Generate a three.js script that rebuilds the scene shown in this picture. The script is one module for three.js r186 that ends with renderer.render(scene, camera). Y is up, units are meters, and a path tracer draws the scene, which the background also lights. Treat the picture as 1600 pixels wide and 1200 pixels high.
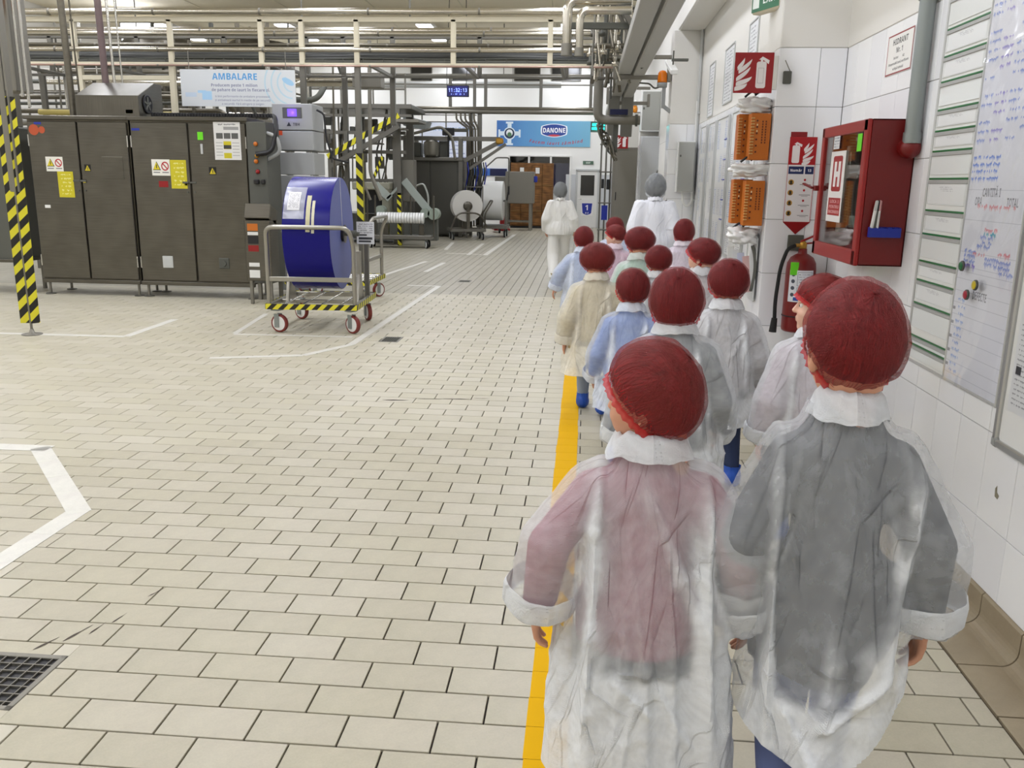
import * as THREE from 'three';
import { mergeGeometries } from 'three/addons/utils/BufferGeometryUtils.js';
import { ImprovedNoise } from 'three/addons/math/ImprovedNoise.js';
import { RectAreaLightUniformsLib } from 'three/addons/lights/RectAreaLightUniformsLib.js';

// ---------- renderer, camera, exposure, lights ----------
const renderer = new THREE.WebGLRenderer({ antialias: true });
renderer.toneMapping = THREE.LinearToneMapping;
renderer.toneMappingExposure = 1.0;
renderer.shadowMap.enabled = true;
RectAreaLightUniformsLib.init();
const scene = new THREE.Scene();
scene.background = new THREE.Color(0x20201e);
const EYE = 1.6284;
const camera = new THREE.PerspectiveCamera(2 * Math.atan(600 / 1333.17) * 180 / Math.PI, 4 / 3, 0.05, 120);
camera.rotation.set(-0.23341, 0.080235, 0.015356, 'YXZ');
camera.position.set(0, EYE, 0);
scene.add(camera);
const LAMP_POWER = 15, LAMP_GLOW = 9, LAMP_COLOR = 0xf2f5ff;
const LAMP_XS = [-12.2, -8.6, -4.6, -0.6], LAMP_ZS = [1.6, -3.2, -8, -11.6, -15.3, -18.9, -26.2, -30.4], LAMP_Y = 5.78;  // the last row of lamps is added to brighten the far wall

// ---------- helpers ----------
const R = Math.PI / 180, V = (x, y, z) => new THREE.Vector3(x, y, z);
let seed = 7;
const rnd = () => { seed = (seed + 0x6D2B79F5) | 0; let t = Math.imul(seed ^ (seed >>> 15), 1 | seed); t = (t + Math.imul(t ^ (t >>> 7), 61 | t)) ^ t; return ((t ^ (t >>> 14)) >>> 0) / 4294967296; };
const rr = (a, b) => a + (b - a) * rnd();
const PN = new ImprovedNoise(), noise = (x, y, z) => PN.noise(x + 31.7, y + 17.3, z + 53.1);
const clamp = (x, a, b) => x < a ? a : x > b ? b : x, mixf = (a, b, t) => a + (b - a) * t;
const smooth = (a, b, x) => { const t = clamp((x - a) / (b - a), 0, 1); return t * t * (3 - 2 * t); };
const used = {};
const numbered = (n) => { used[n] = (used[n] || 0) + 1; return used[n] === 1 ? n : `${n}_${String(used[n] - 1).padStart(3, '0')}`; };
function thing(name, label, category, [x, y, z] = [0, 0, 0], ry = 0, group) {
  const o = new THREE.Group(); o.name = numbered(name); o.position.set(x, y, z); o.rotation.y = ry;
  o.userData = { label, category }; if (group) o.userData.group = group;
  scene.add(o); return o;
}
function structure(name, x = 0, y = 0, z = 0) { const o = new THREE.Group(); o.name = numbered(name); o.position.set(x, y, z); o.userData = { kind: 'structure' }; scene.add(o); return o; }
const mg = (l) => { l = (Array.isArray(l) ? l.flat(9) : [l]).map((g) => g.index ? g.toNonIndexed() : g); return l.length === 1 ? l[0] : mergeGeometries(l); };
function part(name, geo, mat, parent, label) {
  const m = new THREE.Mesh(mg(geo), mat); m.name = name; m.castShadow = m.receiveShadow = true;
  if (label) m.userData.label = label;
  parent.add(m); return m;
}
function single(name, label, category, geo, mat, pos, ry, group) {
  const m = part(numbered(name), geo, mat, scene); m.userData = { label, category }; if (group) m.userData.group = group;
  if (pos) m.position.set(...pos); if (ry) m.rotation.y = ry; return m;
}
function copyOf(o, label, pos, ry) { const c = o.clone(); c.name = numbered(o.name.replace(/_\d{3}$/, '')); c.userData = { ...o.userData }; if (label) c.userData.label = label; if (pos) c.position.set(...pos); if (ry !== undefined) c.rotation.y = ry; scene.add(c); return c; }
function fromTris(P) {             // flat-shaded triangle soup with box-projected uv in metres
  const g = new THREE.BufferGeometry(); g.setAttribute('position', new THREE.Float32BufferAttribute(P, 3)); g.computeVertexNormals();
  const n = g.attributes.normal, uv = [];
  for (let i = 0; i < n.count; i++) { const ax = Math.abs(n.getX(i)), ay = Math.abs(n.getY(i)), az = Math.abs(n.getZ(i)), x = P[3 * i], y = P[3 * i + 1], z = P[3 * i + 2]; uv.push(...(ax >= ay && ax >= az ? [z, y] : ay >= az ? [x, z] : [x, y])); }
  g.setAttribute('uv', new THREE.Float32BufferAttribute(uv, 2)); return g;
}
function bx(w, h, d, x = 0, y = 0, z = 0, b = 0.004) {     // chamfered box about (x, y, z)
  b = Math.min(b, w * .4, h * .4, d * .4); const H = [w / 2, h / 2, d / 2], P = [];
  const vert = (s, f) => [0, 1, 2].map((k) => s[k] * (k === f ? H[k] : H[k] - b));
  const face = (q) => {
    const c = [0, 1, 2].map((k) => q.reduce((a, p) => a + p[k], 0) / q.length);
    const u = [0, 1, 2].map((k) => q[1][k] - q[0][k]), v = [0, 1, 2].map((k) => q[2][k] - q[0][k]);
    const n = [u[1] * v[2] - u[2] * v[1], u[2] * v[0] - u[0] * v[2], u[0] * v[1] - u[1] * v[0]];
    if (n[0] * c[0] + n[1] * c[1] + n[2] * c[2] < 0) q.reverse();
    for (let i = 1; i + 1 < q.length; i++) P.push(...q[0], ...q[i], ...q[i + 1]);
  };
  for (let f = 0; f < 3; f++) for (const s of [-1, 1]) { const a = (f + 1) % 3, c = (f + 2) % 3; face([[-1, -1], [1, -1], [1, 1], [-1, 1]].map(([p, q]) => { const S = [0, 0, 0]; S[f] = s; S[a] = p; S[c] = q; return vert(S, f); })); }
  if (b > 0) {
    for (let e = 0; e < 3; e++) { const a = (e + 1) % 3, c = (e + 2) % 3; for (const p of [-1, 1]) for (const q of [-1, 1]) { const A = [0, 0, 0], B = [0, 0, 0]; A[a] = B[a] = p; A[c] = B[c] = q; A[e] = -1; B[e] = 1; face([vert(A, a), vert(B, a), vert(B, c), vert(A, c)]); } }
    for (const x1 of [-1, 1]) for (const y1 of [-1, 1]) for (const z1 of [-1, 1]) face([0, 1, 2].map((f) => vert([x1, y1, z1], f)));
  }
  for (let i = 0; i < P.length; i += 3) { P[i] += x; P[i + 1] += y; P[i + 2] += z; }
  return fromTris(P);
}
const moved = (g, x = 0, y = 0, z = 0, rx = 0, ry = 0, rz = 0) => { g.applyMatrix4(new THREE.Matrix4().makeRotationFromEuler(new THREE.Euler(rx, ry, rz, 'YXZ')).setPosition(x, y, z)); return g; };
function rod(a, b, r, seg = 10, r2 = r) {      // cylinder between two points
  const A = V(...a), B = V(...b), d = B.clone().sub(A), g = new THREE.CylinderGeometry(r2, r, d.length(), seg);
  g.applyQuaternion(new THREE.Quaternion().setFromUnitVectors(V(0, 1, 0), d.clone().normalize())); g.translate(...A.add(B).multiplyScalar(.5).toArray()); return g;
}
function beam(a, b, w, h = w, bev = .004) {           // square bar between two points
  const A = V(...a), B = V(...b), d = B.clone().sub(A), g = bx(w, d.length(), h, 0, 0, 0, bev), y = d.clone().normalize();
  const x = Math.abs(y.y) > .95 ? V(1, 0, 0) : V(0, 1, 0).cross(y).normalize(), z = x.clone().cross(y).normalize(); x.crossVectors(y, z);
  g.applyMatrix4(new THREE.Matrix4().makeBasis(x, y, z).setPosition(A.add(B).multiplyScalar(.5))); return g;
}
function bend(pts, rad) {          // rounds the corners of a polyline
  const P = pts.map((p) => V(...p)), out = [P[0]];
  for (let i = 1; i + 1 < P.length; i++) {
    const a = P[i - 1].clone().sub(P[i]), b = P[i + 1].clone().sub(P[i]), r = Math.min(rad, a.length() * .49, b.length() * .49), p = P[i].clone().addScaledVector(a.normalize(), r), q = P[i].clone().addScaledVector(b.normalize(), r);
    for (let k = 0; k <= 6; k++) { const t = k / 6; out.push(p.clone().multiplyScalar((1 - t) * (1 - t)).addScaledVector(P[i], 2 * t * (1 - t)).addScaledVector(q, t * t)); }
  }
  out.push(P[P.length - 1]); return out;
}
function sweep(C, r, seg = 8, flat = 1) {           // tube along points; flat < 1 squashes it
  const pos = [], uv = [], idx = []; let n = null, len = 0;
  C.forEach((c, i) => {
    const t = (C[i + 1] || c).clone().sub(C[i - 1] || c).normalize();
    if (!n) n = Math.abs(t.y) > .9 ? V(1, 0, 0) : V(0, 1, 0);
    n = n.clone().addScaledVector(t, -n.dot(t)).normalize(); const b = t.clone().cross(n), rad = typeof r === 'function' ? r(i / (C.length - 1)) : r;
    if (i) len += c.distanceTo(C[i - 1]);
    for (let k = 0; k <= seg; k++) { const a = k / seg * 2 * Math.PI, p = c.clone().addScaledVector(n, Math.cos(a) * rad * flat).addScaledVector(b, Math.sin(a) * rad); pos.push(p.x, p.y, p.z); uv.push(k / seg * 6.28 * rad, len); }
  });
  const w = seg + 1;
  for (let i = 0; i + 1 < C.length; i++) for (let k = 0; k < seg; k++) idx.push(i * w + k, (i + 1) * w + k, i * w + k + 1, i * w + k + 1, (i + 1) * w + k, (i + 1) * w + k + 1);
  for (const e of [0, C.length - 1]) { const s = pos.length / 3; pos.push(C[e].x, C[e].y, C[e].z); uv.push(0, 0); for (let k = 0; k < seg; k++) e ? idx.push(s, e * w + k + 1, e * w + k) : idx.push(s, k, k + 1); }
  idx.reverse();
  const g = new THREE.BufferGeometry(); g.setAttribute('position', new THREE.Float32BufferAttribute(pos, 3)); g.setAttribute('uv', new THREE.Float32BufferAttribute(uv, 2)); g.setIndex(idx); g.computeVertexNormals(); return g;
}
const pipe = (pts, r, seg = 8, rad = r * 3) => sweep(bend(pts, rad), r, seg);
const lathe = (pts, seg = 24) => new THREE.LatheGeometry(pts.map(([x, y]) => new THREE.Vector2(x, y)), seg);
function plateShape(pts, depth, bev = 0.002) { const s = new THREE.Shape(pts.map(([x, y]) => new THREE.Vector2(x, y))); return new THREE.ExtrudeGeometry(s, { depth, bevelEnabled: bev > 0, bevelSize: bev, bevelThickness: bev, bevelSegments: 1 }); }
// ---------- textures ----------
function canvasTex(w, h, draw) { const c = document.createElement('canvas'); c.width = w; c.height = h; const g = c.getContext('2d'); draw(g, w, h); const t = new THREE.CanvasTexture(c); t.colorSpace = THREE.SRGBColorSpace; t.anisotropy = 8; return t; }
function dataTex(n, f, srgb) {
  const d = new Uint8Array(n * n * 4);
  for (let y = 0; y < n; y++) for (let x = 0; x < n; x++) { const c = f(x / n, y / n), i = (y * n + x) * 4; for (let k = 0; k < 3; k++) d[i + k] = clamp((c[k] ?? c) * 255, 0, 255); d[i + 3] = 255; }
  const t = new THREE.DataTexture(d, n, n); t.wrapS = t.wrapT = THREE.RepeatWrapping; t.magFilter = t.minFilter = THREE.LinearFilter; if (srgb) t.colorSpace = THREE.SRGBColorSpace; t.needsUpdate = true; return t;
}
const tileN = (u, v, f, s) => { const a = u * 2 * Math.PI, b = v * 2 * Math.PI, k = f / 6.283; return PN.noise(Math.cos(a) * k + s, Math.sin(a) * k + Math.cos(b) * k + 3.1, Math.sin(b) * k + 7.7 + s); };
const scaled = (t, sx, sy = sx) => { const c = t.clone(); c.repeat.set(sx, sy); c.needsUpdate = true; return c; };
const T = {
  steel: dataTex(256, (u, v) => { const s = .5 + .35 * tileN(u, v, 4, 1) + .2 * PN.noise(u * 3, v * 90, 2) + .06 * (rnd() - .5); return [s, s, s]; }),
  steelTint: dataTex(256, (u, v) => { const s = .88 + .06 * tileN(u, v, 5, 9) + .05 * PN.noise(u * 4, v * 80, 3); return [s, s * .99, s * .965]; }, true),
  cloth: dataTex(512, (u, v) => { const a = tileN(u, v, 12, 2), b = tileN(u, v, 34, 5), c = tileN(u, v, 90, 7); const s = .5 + .3 * (1 - Math.abs(a) * 3) * .5 + .22 * b + .16 * c + .1 * (rnd() - .5); return [s, s, s]; }),
  net: dataTex(512, (u, v) => { const w = tileN(u, v, 9, 3) * 1.2; const s = .5 + .5 * Math.pow(Math.abs(Math.sin((u * 46 + w * 4 + v * 3) * Math.PI)), 1.5) * (.4 + .6 * Math.abs(tileN(u, v, 14, 8)) * 2) - .25 + .12 * (rnd() - .5); return [s, s, s]; }),
  tile: dataTex(256, (u, v) => { const s = .95 + .04 * tileN(u, v, 6, 4) + .02 * tileN(u, v, 30, 6) + .03 * (rnd() - .5); return [s, s * (.995 + .01 * tileN(u, v, 4, 11)), s * .985]; }, true),
  rough: dataTex(256, (u, v) => { const s = .62 + .4 * tileN(u, v, 7, 14) + .2 * tileN(u, v, 24, 3); return [s, s, s]; }),
  hair: dataTex(256, (u, v) => { const s = .5 + .4 * PN.noise(u * 60 + 2 * tileN(u, v, 6, 1), v * 3, 1) + .2 * (rnd() - .5); return [s, s, s]; }),
  wood: dataTex(256, (u, v) => { const s = .75 + .2 * PN.noise(u * 3, v * 40, 3) + .15 * tileN(u, v, 6, 2); return [s, s * .8, s * .58]; }, true),
};
const std = (color, roughness = .6, metalness = 0, more = {}) => new THREE.MeshStandardMaterial({ color, roughness, metalness, ...more });
const M = {
  steel: std(0x75726b, .34, .85, { map: T.steelTint }),
  steelDark: std(0x7d796f, .4, .9, { map: T.steelTint }), bright: std(0xc9c7c0, .24, .95), pipe: std(0xc4bfb2, .22, .95), dull: std(0x86837a, .5, .75),
  cart: std(0xa09d94, .34, .85), frame: std(0x77756e, .42, .7), cream: std(0xd8d0b8, .5), white: std(0xe6e6e2, .45), whiteGloss: std(0xe9eae8, .22), grey: std(0x9a9c9b, .5), greyLight: std(0xbfc1bf, .45), greyDark: std(0x55564f, .55),
  black: std(0x17171a, .5), rubber: std(0x141414, .7), blue: std(0x1d2f9c, .35), red: std(0x8e1013, .32), redDark: std(0x74100f, .38), redWheel: std(0x7a2a22, .5), yellow: std(0xd9c21d, .5), orange: std(0xc26a17, .45), green: std(0x1d7a45, .4),
  lime: std(0x6fe01c, .6), paint: std(0xe2e0da, .7), ceiling: std(0xefe6cf, .85), grout: std(0x2b2520, .85), wallGrout: std(0x9e9c98, .8), galva: std(0x8e9492, .45, .6), dark: std(0x1a1a1b, .4), navy: std(0x141a45, .5), brass: std(0xb58a3c, .35, .8),
  glass: new THREE.MeshPhysicalMaterial({ color: 0xffffff, roughness: .03, transmission: 1, thickness: 0, ior: 1.45 }),
  plastic: new THREE.MeshPhysicalMaterial({ color: 0xffffff, roughness: .12, transmission: .75, thickness: 0 }),
  cardboard: std(0xa48f70, .85, 0, { map: T.wood }), woodDoor: std(0xb08a5e, .6, 0, { map: T.wood }),
};
const hazardTex = canvasTex(256, 64, (g, w, h) => { g.fillStyle = '#d8cf2a'; g.fillRect(0, 0, w, h); g.fillStyle = '#15140f'; for (let k = -1; k < 3; k++) { g.beginPath(); g.moveTo(k * 128, h); g.lineTo(k * 128 + 64, h); g.lineTo(k * 128 + 128, 0); g.lineTo(k * 128 + 64, 0); g.fill(); } });
hazardTex.wrapS = hazardTex.wrapT = THREE.RepeatWrapping;
const hazardMat = std(0xffffff, .5, 0, { map: hazardTex });
function stripeTape(len, h, t = .004, dir = 1) {    // box whose long faces carry diagonal bands, along local x
  const g = bx(len, h, t, 0, 0, 0, .001), p = g.attributes.position, uv = g.attributes.uv;
  for (let i = 0; i < p.count; i++) uv.setXY(i, dir * p.getX(i) / (h * 4) + (Math.abs(p.getZ(i)) > t * .4 ? 0 : .1), (p.getY(i) + h / 2) / h);
  return g;
}
// a flat printed board: backing with thickness and a print on its front (local +z)
function printed(parent, w, h, t, tex, back = M.white, rough = .4, name = 'print') { if (back) part('backing', bx(w, h, t, 0, 0, -t / 2, .0015), back, parent); return part(name, moved(new THREE.PlaneGeometry(w, h), 0, 0, .0008), std(0xffffff, rough, 0, { map: tex }), parent); }
const FACE_LEFT = -Math.PI / 2;      // things on the right wall look towards -x
const font = (g, px, bold, fam = 'sans-serif') => { g.font = `${bold ? 'bold ' : ''}${px}px ${fam}`; g.textAlign = 'center'; g.textBaseline = 'middle'; };
function scribble(g, x, y, w, px, color, seedv) { g.strokeStyle = color; g.lineWidth = Math.max(1, px * .16); let s = seedv * 97.13; const q = () => { s = Math.sin(s * 12.9898 + 4.1) * 43758.5453; return s - Math.floor(s); }; let cx = x; g.beginPath(); g.moveTo(cx, y); while (cx < x + w) { if (q() < .16) { cx += px * .6; g.moveTo(cx, y); continue; } const st = px * (.22 + .2 * q()); g.quadraticCurveTo(cx + st * .5, y - px * (.3 + .5 * q()), cx + st, y + px * (q() - .5) * .3); cx += st; } g.stroke(); }
// ---------- the room ----------
const XR = 1.57, ZB = -32.2, XL = -15, ZF = 4.2, HC = 6.1;
const TW = .28, TD = .152239, TX = -.81785, TZ = -2.15053;
const drains = [[-2.05, -1.735, -2.53, -2.215], [-2.07, -1.87, -8.8, -8.5], [-2.05, -1.84, -14.2, -13.92]];
{
  const floor = structure('floor');
  part('grout', [bx(XR - XL + .3, .3, ZF - ZB + .3, (XR + XL) / 2, -.162, (ZF + ZB) / 2, 0)], M.grout, floor);
  const tones = [0xbbb5a2, 0xb8b29e, 0xbfb9a7, 0xbab49f].map((c) => std(c, .42, 0, { map: T.tile }));
  const R0 = 1.3525, rects = [];
  const cut = (r, h) => { const [a, b, c, d] = r, [p, q, s, t] = h; if (a >= q || b <= p || c >= t || d <= s) return [r]; const o = []; if (a < p) o.push([a, p, c, d]); if (b > q) o.push([q, b, c, d]); const x0 = Math.max(a, p), x1 = Math.min(b, q); if (c < s) o.push([x0, x1, c, s]); if (d > t) o.push([x0, x1, t, d]); return o; };
  const add = (x0, x1, z0, z1) => { let l = [[x0 + .003, Math.min(x1, R0) - .003, z0 + .003, z1 - .003]]; if (l[0][1] - l[0][0] < .012) return; for (const h of drains) l = l.flatMap((r) => cut(r, h)); for (const r of l) if (r[1] - r[0] > .012 && r[3] - r[2] > .01) rects.push(r); };
  for (let r = -40; r < 67; r++) for (let k = -52; k < 9; k++) { const z1 = TZ - r * TD, x0 = TX + (k + (r & 1 ? 0 : .5)) * TW; add(x0, x0 + TW, z1 - TD, z1); }
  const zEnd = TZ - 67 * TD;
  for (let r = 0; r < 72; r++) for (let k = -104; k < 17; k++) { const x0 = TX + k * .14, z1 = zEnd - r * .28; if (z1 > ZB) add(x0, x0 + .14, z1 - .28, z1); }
  camera.updateMatrixWorld(); camera.aspect = 4 / 3; camera.updateProjectionMatrix();
  const seen = rects.map((r) => { const c = V((r[0] + r[1]) / 2, 0, (r[2] + r[3]) / 2), d = c.distanceTo(camera.position), p = c.clone().project(camera), behind = c.clone().applyMatrix4(camera.matrixWorldInverse).z > -.3; return { r, s: !behind && Math.abs(p.x) < 1.02 && Math.abs(p.y) < 1.04 ? (r[1] - r[0]) * (r[3] - r[2]) / d / d / d : 0 }; }).sort((a, b) => b.s - a.s);
  const cache = {}, tileGeo = (w, d) => cache[`${w.toFixed(4)}_${d.toFixed(4)}`] ??= bx(w, .012, d, 0, -.006, 0, .0014);
  const rest = [];
  seen.forEach(({ r, s }, i) => {
    const w = r[1] - r[0], d = r[3] - r[2], x = (r[0] + r[1]) / 2, z = (r[2] + r[3]) / 2, dy = -rr(0, .0007);
    if (i < 300 && s > 0) { const m = part('floor_tile', tileGeo(w, d), tones[Math.floor(rnd() * 4)], floor); m.position.set(x, dy, z); m.rotation.set(rr(-.0025, .0025), 0, rr(-.0025, .0025)); } else rest.push([x, dy, z, w, d]);
  });
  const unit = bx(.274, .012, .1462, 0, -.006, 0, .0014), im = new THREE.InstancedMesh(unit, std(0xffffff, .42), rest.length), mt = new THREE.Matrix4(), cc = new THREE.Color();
  rest.forEach(([x, y, z, w, d], i) => { mt.makeRotationFromEuler(new THREE.Euler(rr(-.0025, .0025), 0, rr(-.0025, .0025))).scale(V(w / .274, 1, d / .1462)).setPosition(x, y, z); im.setMatrixAt(i, mt); im.setColorAt(i, cc.set([0xbbb5a2, 0xb8b29e, 0xbfb9a7, 0xbab49f][i & 3]).multiplyScalar(rr(.96, 1.01) * (z < -12.4 ? .72 : 1))); });  // far tiles tinted darker: the dimmer light back there is put into their colour
  const scuff = [[-1.79, -2.68, .13, .014, 1.25], [-1.74, -2.72, .09, .008, 1.4], [-1.7, -2.8, .08, .008, 1.35], [-1.86, -2.6, .1, .014, 1.15], [-1.66, -3.02, .1, .008, 1.2], [-1.38, -6.17, .2, .04, .1], [-1.15, -6.24, .22, .03, .08], [-.92, -6.27, .22, .045, .05], [-.74, -6.31, .12, .025, .1]];
  for (const [x, z, l, w, a] of scuff) { const P = []; for (let k = 0; k < 5; k++) { const u0 = k / 5 - .5, u1 = (k + 1) / 5 - .5, q = (u) => w * .5 * (.25 + Math.abs(noise(u * 6 + x, z, 1)) * 1.6) * (1 - 3.2 * u * u); P.push(u0 * l, 0, -q(u0), u1 * l, 0, q(u1), u1 * l, 0, -q(u1), u0 * l, 0, -q(u0), u0 * l, 0, q(u0), u1 * l, 0, q(u1)); } part('scuff_mark', moved(fromTris(P), x, .0009, z, 0, a, 0), std(0x4a4038, .8), floor); }
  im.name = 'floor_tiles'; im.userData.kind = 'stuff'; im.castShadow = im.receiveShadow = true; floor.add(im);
}
// cove tiles at the foot of the right wall
{
  const bb = structure('baseboard_right'), mat = std(0xa0937b, .35, 0, { map: T.tile }), prof = [];
  for (let k = 0; k <= 6; k++) { const a = k / 6 * Math.PI / 2; prof.push([1.505 + .055 * Math.sin(a), .055 - .055 * Math.cos(a)]); }
  const outline = [[1.36, .0005], [1.497, .0005], ...prof, [1.56, .122], [1.568, .13], [1.58, .13], [1.58, -.01], [1.36, -.01]];
  const cove = (len) => moved(plateShape(outline, len - .008, .001), 0, 0, -len / 2 + .004), g = cove(.305);
  for (let k = 0; k < 16; k++) { const z0 = -2.509 - (k - 5) * .305; if (z0 - .305 < -5.69) continue; const m = part('cove_tile', g, mat, bb); m.position.z = z0 - .1525; }
  const far = part('cove_tiles', [cove(6.4)], mat, bb); far.userData.kind = 'stuff'; far.position.z = -9.4;
}
const tileMats = [0xf3f4f6, 0xeff0f3, 0xf5f6f7].map((c) => std(c, .17));
const ROWS = [.13, .38, .725, 1.07, 1.415, 1.76, 2.105, 2.45];
function wallTiles(parent, a0, a1, jointAt, put, pieces, w = .245) {      // rows of glazed tiles between a0 and a1 along a wall; put(geometry, centre) turns each into place
  const cuts = [a0]; for (let a = jointAt - Math.ceil((jointAt - a0) / w) * w; a < a1; a += w) if (a > a0 + .01 && a < a1 - .01) cuts.push(a); cuts.push(a1);
  const all = [];
  for (let r = 0; r + 1 < ROWS.length; r++) for (let k = 0; k + 1 < cuts.length; k++) {
    const g = put(bx(cuts[k + 1] - cuts[k] - .003, ROWS[r + 1] - ROWS[r] - .003, .008, 0, 0, -.004 - rr(0, .0006), .0016), (cuts[k] + cuts[k + 1]) / 2, (ROWS[r] + ROWS[r + 1]) / 2);
    if (pieces) part('wall_tile', g, tileMats[Math.floor(rnd() * 3)], parent); else all.push(g);
  }
  if (!pieces) { const m = part('wall_tiles', all, tileMats[0], parent); m.userData.kind = 'stuff'; }
}
{
  const wall = structure('wall_right');
  part('wall_core', [bx(.25, HC + .3, ZF - ZB + .6, XR + .13, HC / 2, (ZF + ZB) / 2, 0)], M.wallGrout, wall);
  part('upper_plaster', [bx(.02, HC - 2.45, ZF - ZB, XR + .008, (HC + 2.45) / 2, (ZF + ZB) / 2, .004), bx(.02, 2.45, 2.4, XR + .008, 1.22, 3, .004), bx(.02, 2.45, ZB + 13 > 0 ? 0 : -(ZB + 12.9), XR + .008, 1.22, (ZB - 12.9) / 2, .004)], M.paint, wall);
  const left = (g, a, y) => moved(g, XR, y, a, 0, FACE_LEFT);
  wallTiles(wall, -5.69, -1.4, -3.28, left, true); wallTiles(wall, -1.4, 1.8, -3.28, left, false); wallTiles(wall, -12.8, -6.2, -6.2, left, false);
  const chip = part('tile_chip', [plateShape([[0, 0], [.022, -.004], [.03, .012], [.012, .02], [.008, .045], [-.004, .03]], .0006, 0)], std(0x8a8472, .9), wall); chip.position.set(XR - .0008, .505, -3.16); chip.rotation.y = FACE_LEFT;
}
function pillar(z, back) {
  const p = structure('pillar', 0, 0, z), x0 = 1.16, w = XR - x0;
  part('pillar_core', [bx(w - .016, 2.45, back - .016, x0 + .008 + w / 2, 1.225, -back / 2, 0)], M.wallGrout, p);
  part('pillar_plaster', [bx(w, 3.7 - 2.45, back, x0 + w / 2 + .004, 3.075, -back / 2 - .006, .006)], M.paint, p);
  part('foot_strip', [bx(.42, .14, .04, x0 + .21, .06, .012, .01), bx(.04, .14, back + .03, x0 - .012, .06, -back / 2 + .015, .01)], std(0xa0937b, .35), p);
  wallTiles(p, x0, XR, x0 + .25, (g, a, y) => moved(g, a, y, 0), true, .25);
  wallTiles(p, 0, back, .25, (g, a, y) => moved(g, x0, y, -a, 0, FACE_LEFT), false, .25);
}
pillar(-5.69, .42); pillar(-12.8, .45); pillar(-19.9, .45); pillar(-27, .45);
{ const t = structure('trim_1'); part('soffit', [bx(.36, 2.4, 17, XR - .17, 4.9, -4.4, .02)], M.paint, t); }
{
  const c = structure('ceiling'); part('ceiling_slab', [bx(XR - XL + 1, .3, ZF - ZB + 1, (XR + XL) / 2, HC + .15, (ZF + ZB) / 2, 0)], M.ceiling, c);
  const g = []; for (let z = 2; z > ZB; z -= 6.2) g.push(bx(XR - XL, .34, .3, (XR + XL) / 2, HC - .17, z - 1.6, .01)); part('ceiling_beam', g, M.ceiling, c);
  const s = []; for (let x = -13; x < 1; x += 2.4) s.push(bx(.03, .012, ZF - ZB, x, HC - .006, (ZF + ZB) / 2, .003)); part('ceiling_seam', s, M.cream, c);
}
{ const w = structure('wall_left'); part('wall_core', [bx(.3, HC + .3, ZF - ZB + .6, XL - .15, HC / 2, (ZF + ZB) / 2, 0)], M.paint, w); }
{ const w = structure('wall_front'); part('wall_core', [bx(XR - XL + .6, HC + .3, .3, (XR + XL) / 2, HC / 2, ZF + .15, 0)], M.paint, w); }
// far wall with a glazed opening into a dark side room
const OX0 = -2.83, OX1 = -.57, OY = 2.54;
{
  const w = structure('wall_back'), z = ZB - .15;
  part('wall_core', [bx(OX0 - XL, HC, .3, (OX0 + XL) / 2, HC / 2, z, 0), bx(XR + .3 - OX1, HC, .3, (XR + .3 + OX1) / 2, HC / 2, z, 0), bx(OX1 - OX0, HC - OY, .3, (OX0 + OX1) / 2, (HC + OY) / 2, z, 0), bx(.9, 1.27, .3, OX1 - .45, .635, z, 0)], std(0xf0f0ec, .6), w);
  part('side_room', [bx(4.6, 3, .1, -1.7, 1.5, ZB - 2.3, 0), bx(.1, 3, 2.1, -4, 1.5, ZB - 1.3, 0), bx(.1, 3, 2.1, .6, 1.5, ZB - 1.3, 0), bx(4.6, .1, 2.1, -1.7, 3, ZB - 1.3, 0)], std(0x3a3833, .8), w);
  part('tile_dado', [bx(.45, 1.9, .012, -.5, .95, ZB + .006, .002), bx(1.1, 1.9, .012, 1.02, .95, ZB + .006, .002)], std(0xcfd2d4, .3), w);
  const win = structure('window_1', 0, 0, ZB);
  const bars = [OX0, -2.09, -1.29, OX1].map((x) => bx(.07, OY, .1, x, OY / 2, 0, .006)); bars.push(bx(OX1 - OX0, .06, .1, (OX0 + OX1) / 2, OY, 0, .006));
  part('window_frame', bars, M.white, win);
  for (const [a, b, y0] of [[OX0, -2.09, 0], [-2.09, -1.29, 0], [-1.29, OX1, 1.27]]) part('pane', bx(b - a - .07, OY - y0 - .04, .008, (a + b) / 2, (OY + y0) / 2, -.02, 0), M.glass, win);
  part('curtain', bx(.68, .9, .02, -.93, 1.85, -.35, .002), M.navy, win);
  [[-6.42, -5.66, 5.12, 5.58], [-4.92, -4.1, 5.12, 5.58], [-2.67, -1.75, 5.13, 5.6], [-1.33, -.3, 5.14, 5.6]].forEach(([a, b, y0, y1], i) => {
    const u = structure(`window_${i + 2}`, (a + b) / 2, (y0 + y1) / 2, ZB);
    part('window_frame', [bx(b - a, .03, .05, 0, (y1 - y0) / 2, .02), bx(b - a, .03, .05, 0, -(y1 - y0) / 2, .02), bx(.03, y1 - y0, .05, (a - b) / 2, 0, .02), bx(.03, y1 - y0, .05, (b - a) / 2, 0, .02)], M.frame, u);
    part('pane', bx(b - a - .03, y1 - y0 - .03, .01, 0, 0, .015, 0), std(0x2c2c2b, .12), u);
  });
  const d = structure('door_1', .07, 0, ZB);
  part('door_frame', [bx(.07, 2.06, .1, -.4, 1.03, .04), bx(.07, 2.06, .1, .4, 1.03, .04), bx(.87, .07, .1, 0, 2.06, .04)], M.greyLight, d);
  part('door_leaf', bx(.74, 2.02, .05, 0, 1.01, .03), M.white, d);
  part('door_pane', bx(.5, .72, .012, 0, 1.52, .06, .002), std(0x33332f, .1), d);
  part('door_handle', pipe([[-.3, 1.02, .06], [-.3, 1.02, .1], [-.2, 1.02, .1]], .011), M.bright, d);
}
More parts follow.
